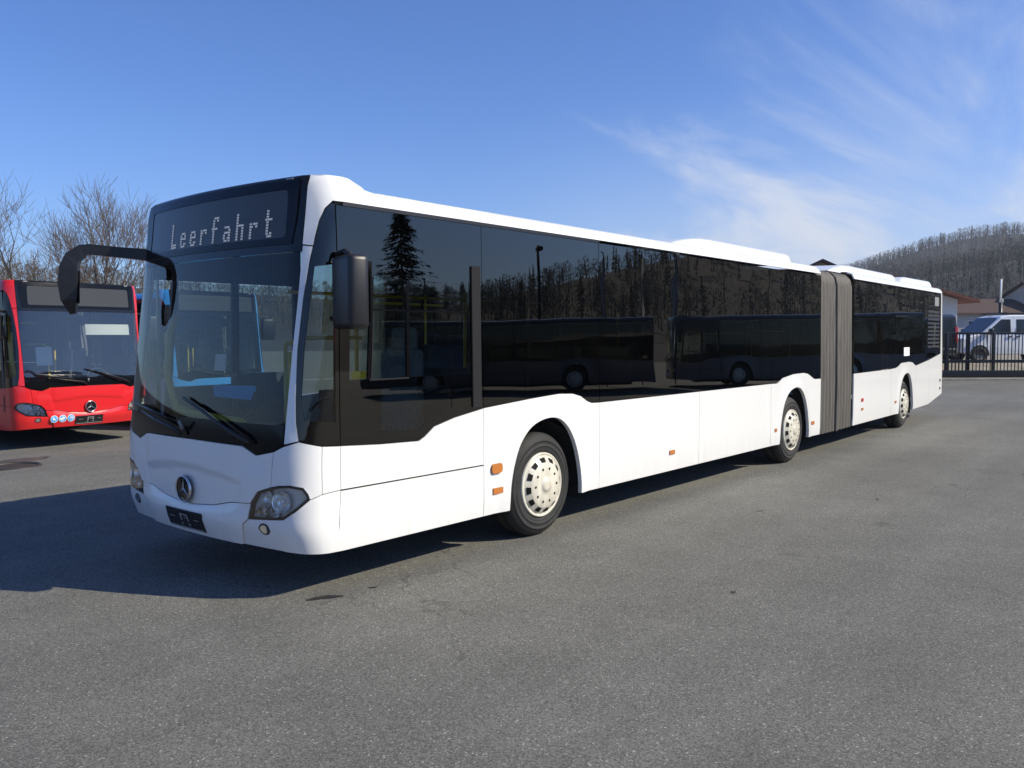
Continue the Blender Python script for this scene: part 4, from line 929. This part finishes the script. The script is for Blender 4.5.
    if letter:
        L_ = MB()
        for q in ([(0, 0), (.07, 0), (.12, .34), (.05, .34)], [(.05, .34), (.04, .28), (.25, .28), (.30, .34)], [(.25, .34), (.20, .17), (.26, .17), (.32, .31)], [(.03, .14), (.02, .20), (.24, .20), (.22, .14)], [(.11, .16), (.19, .16), (.24, 0), (.16, 0)]):
            L_.add([(.30+a*1.25, -(wy(1.5)+.012), 1.32+c*1.1) for a, c in q], [(0, 1, 2, 3)])
        L_.build('letter_r', 'paper', r_)
    return r_
MT['lens_clear'] = mat('lens_clear', (.6, .62, .65), .1, 0, .6); MT['van_white'] = paint('van_paint', (.80, .82, .85)); MT['van_dark'] = paint('dark_van_paint', (.02, .022, .025))
x, y = at(1007, 39.4); v_ = make_van('white van behind the gate with dark windows and a white letter on the glass', 'van_white', x, y, GA, True)
v_.scale = (1.1, 1.1, 1.1)
x, y = at(903, 39.5); v_ = make_van('dark van with a red tail light beside the white van', 'van_dark', x, y, yaw+math.pi+.04, False, False); v_.scale = (1.1, 1.1, 1.1)
def house(name, label, cat, c, w, d, h, rise, rz, wall, roof, over=.5, openings=(), chimney=None, hip=False):
    r_ = empty(name, c, rz); tag(r_, label, cat)
    m = MB(); m.add([(-w/2, -d/2, 0), (w/2, -d/2, 0), (w/2, d/2, 0), (-w/2, d/2, 0), (-w/2, -d/2, h), (w/2, -d/2, h), (w/2, d/2, h), (-w/2, d/2, h), (-w/2, 0, h+rise), (w/2, 0, h+rise)],
                    [(0, 1, 5, 4), (2, 3, 7, 6), (1, 2, 6, 9, 5), (3, 0, 4, 8, 7)]); m.build('wall', wall, r_)
    q = MB(); W_, e = w/2+over, d/2+over; zz_ = h-rise*over/(d/2)
    for sg in (-1, 1):
        a = [(-W_, sg*e, zz_+.02), (W_, sg*e, zz_+.02), (W_-(d/2.2 if hip else 0), 0, h+rise+.02), (-W_+(d/2.2 if hip else 0), 0, h+rise+.02)]; b = [(p[0], p[1], p[2]+.18) for p in a]
        q.add(a+b, [(4, 5, 6, 7)[::sg*-1], (0, 1, 2, 3)[::sg], (0, 1, 5, 4), (1, 2, 6, 5), (3, 0, 4, 7)])
        if hip: q.add([(sg*W_, -e, zz_+.2), (sg*W_, e, zz_+.2), (sg*(W_-d/2.2), 0, h+rise+.2)], [(0, 1, 2)[::sg]])
    q.build('roof', roof, r_)
    for (side_, u, z0, ww, hh) in openings:
        b = MB(); b.box((0, 0, 0), (ww, .06, hh)); f = MB(); f.box((0, .01, 0), (ww+.16, .06, hh+.16))
        o = f.build('window', 'wallw' if wall != 'wallw' else 'greyw', r_); p = b.build('pane', 'pane', o); p.location = (0, -.025, 0)
        o.location, o.rotation_euler = {'f': ((u, -d/2-.02, z0), (0, 0, 0)), 'l': ((-w/2-.02, u, z0), (0, 0, -math.pi/2)), 'r': ((w/2+.02, u, z0), (0, 0, math.pi/2))}[side_]
    if chimney: MB().box((chimney[0], chimney[1], h+rise), (.6, .6, 1.5), .02).build('chimney', 'tile_brown', r_)
    return r_
x, y = at(853, 60); house('white_house', 'white house with a red-brown tiled roof beside the rear of the white bus', 'house', (x, y, -.3), 10, 9.4, 4.45, 1.35, yaw-.02, 'wallw', 'tile_red', .95, [('l', -3.2, 3.2, .9, 1.1)])
x, y = at(812, 74); house('gabled_house', 'cream gabled house with a brown roof showing above the bellows', 'house', (x, y, -.3), 9, 10.5, 5.6, 2.5, GA+R(78), 'cream', 'tile_brown', .9, [('l', 0, 5.6, 1.4, 1.0)])
x, y = at(972, 84); house('grey_house', 'small grey house with a pale roof between the white house and the van', 'house', (x, y, .2), 7.5, 7, 3.7, 1.3, GA+R(4), 'greyw', 'tile_brown', .4, [('f', -2.2, 2.4, .9, 1.1), ('f', -.6, 2.4, .9, 1.1), ('f', 1.0, 2.4, .9, 1.1), ('f', 2.6, 2.4, .9, 1.1)])
x, y = at(1012, 96); house('pink_house', 'long dusty pink building behind the white van', 'building', (x, y, .2), 13, 8, 4.9, .5, GA-R(4), 'pink', 'tile_brown', .2, [('f', -4.5+1.8*k, 3.6, 1.0, 1.2) for k in range(6)])
x, y = at(1060, 84); house('pink_annex', 'pale gabled hall at the right edge behind the white van', 'building', (x, y, .2), 9, 7, 4.9, 1.7, GA+R(14), 'cream', 'tile_brown', .3, [('f', -2, 3.2, 1.2, 1.2)])
# mast with a pale aerial
x, y = at(999, 62); ms = empty('aerial_mast', (x, y, .2)); tag(ms, 'dark mast with a pale aerial on top behind the white van', 'mast')
MB().tube([(0, 0, 0), (0, 0, 4.0)], .13, 10).build('pole', 'dark', ms); MB().tube([(0, 0, 3.95), (0, 0, 5.7)], .065, 10).build('aerial', 'paper', ms); MB().box((.25, 0, 4.15), (.45, .22, .3), .05).build('junction_box', 'int_grey', ms)

# ------------------------------------------------------------------ across the yard, mirrored in the glass
def vat(px, D):      # a spot D metres off as the side windows show it at picture column px
    p = VC+rf*D+rr*((px-512)/852.3*D); return p.x, p.y
MT['spruce'] = mat('spruce_needles', (.014, .024, .014), .9, noise=(2, .4))
x, y = vat(405, 47); sp = empty('spruce_tree', (x, y, 0)); tag(sp, 'dark spruce with a bare lower trunk, mirrored in the driver window', 'tree')
MB().tube([(0, 0, -.1), (.05, 0, 3), (0, 0, 6), (0, 0, 9.6)], [.17, .14, .08, .02], 8).build('trunk', 'bark', sp)
cr = MB(); rs = random.Random(8)
for k in range(330):
    t = rs.random()**.8; z0 = 3.4+6.1*t; a = rs.uniform(0, 6.283); L_ = (2.7*(1-t)**.85+.3)*rs.uniform(.6, 1.0)
    for j in range(int(10+16*(1-t))):
        u = rs.uniform(.15, 1); bx, by, bz = u*L_*math.cos(a), u*L_*math.sin(a), z0-.35*u*L_*.6+.12*(u*L_)**2*.4; l = rs.uniform(.18, .42); b = a+rs.uniform(-1.2, 1.2); wq = rs.uniform(.05, .10)
        cr.add([(bx-wq*math.sin(b), by+wq*math.cos(b), bz), (bx+wq*math.sin(b), by-wq*math.cos(b), bz), (bx+l*math.cos(b), by+l*math.sin(b), bz-rs.uniform(.0, .22))], [(0, 1, 2)])
cr.build('crown', 'spruce', sp)
x, y = vat(540, 45); lp = empty('street_lamp', (x, y, 0), GA); tag(lp, 'slim dark lamp post with a small lamp head, mirrored in the side windows', 'street lamp')
MB().tube([(0, 0, 0), (0, 0, 7.2)], [.11, .07], 8).build('pole', 'dark', lp); MB().box((-.35, 0, 7.0), (.55, .3, .2), .06).build('lamp_head', 'dark', lp)
MT['flag'] = mat('banner_cloth', (.30, .30, .31), .8, noise=(3, .25))
for k, (px, D, bend_) in enumerate(((606, 38, .5), (643, 38.5, .3), (677, 39, .6))):
    x, y = vat(px, D); f = empty('beach_flag', (x, y, 0), GA+bend_); tag(f, ('grey banner flag nearest the lamp post, mirrored in the side windows', 'middle grey banner flag of three, mirrored in the side windows', 'grey banner flag farthest from the lamp post, mirrored in the side windows')[k], 'flag', 'banner flags across the yard')
    pts = [(0, 0, z) for z in (0, 1, 2, 3, 4, 5)]+[(-.12, 0, 5.6), (-.42, 0, 5.95), (-.75, 0, 5.95)]
    MB().tube(pts, .025, 6).build('pole', 'dark', f)
    rows = [[(-.03-(.85 if z < 5.2 else .75)*u, .07*math.sin(3*z+4*u)*u, z-.10*u) for u in (0, .25, .5, .75, 1)] for z in (1.6, 2.2, 2.8, 3.4, 4.0, 4.6, 5.2, 5.75)]
    MB().grid(rows).build('cloth', 'flag', f)
# small marks on the asphalt
for cx_, cy_, r_, sq, rz, sd_, n, m in ((.34, -1.22, .10, .45, -.5, 3, 'oil_stain', 'stain'), (.72, -1.30, .03, .5, -.4, 9, 'oil_stain', 'stain'), (5.15, -2.35, .05, .3, -.3, 12, 'oil_stain', 'stain'), (6.6, -3.1, .035, .4, .2, 15, 'oil_stain', 'stain'), (2.3, -3.4, .03, .5, .6, 19, 'oil_stain', 'stain'), (9.5, -4.1, .16, .12, .35, 21, 'oil_stain', 'stain'), (1.4, 8.3, .75, .45, .3, 4, 'wet_patch', 'wet'), (.3, 9.5, .8, .4, -.5, 6, 'wet_patch', 'wet')):
    tag(blot(cx_, cy_, r_, sq, rz, sd_).build(n, m), kind='structure')
gl_ = empty('gully_cover', (1.45, 7.55, gz(1.45, 7.55)+.006)); tag(gl_, 'round iron gully cover in the asphalt before the red bus', 'drain cover')
q = MB(); q.tube([(.36*math.cos(t), .36*math.sin(t), 0) for t in [2*math.pi*k/32 for k in range(33)]], .03, 6, False); q.build('ring', 'iron', gl_)
q = MB(); q.add([(.34*math.cos(t), .34*math.sin(t), .004) for t in [2*math.pi*k/32 for k in range(32)]], [tuple(range(32))]); q.build('lid', 'iron', gl_)

# thin spring haze that softens the hill
def haze():
    m = bpy.data.materials.new('haze_air'); m.use_nodes = True; t = m.node_tree; t.nodes.clear(); o = t.nodes.new('ShaderNodeOutputMaterial'); v = t.nodes.new('ShaderNodeVolumePrincipled')
    v.inputs['Color'].default_value = (.80, .86, .95, 1); v.inputs['Density'].default_value = .00034; v.inputs['Anisotropy'].default_value = .2; t.links.new(v.outputs[0], o.inputs['Volume'])
    b = MB(); b.box((0, 0, 43.5), (1840, 1840, 91)); h = b.build('haze', m); tag(h, kind='stuff'); return h
haze()
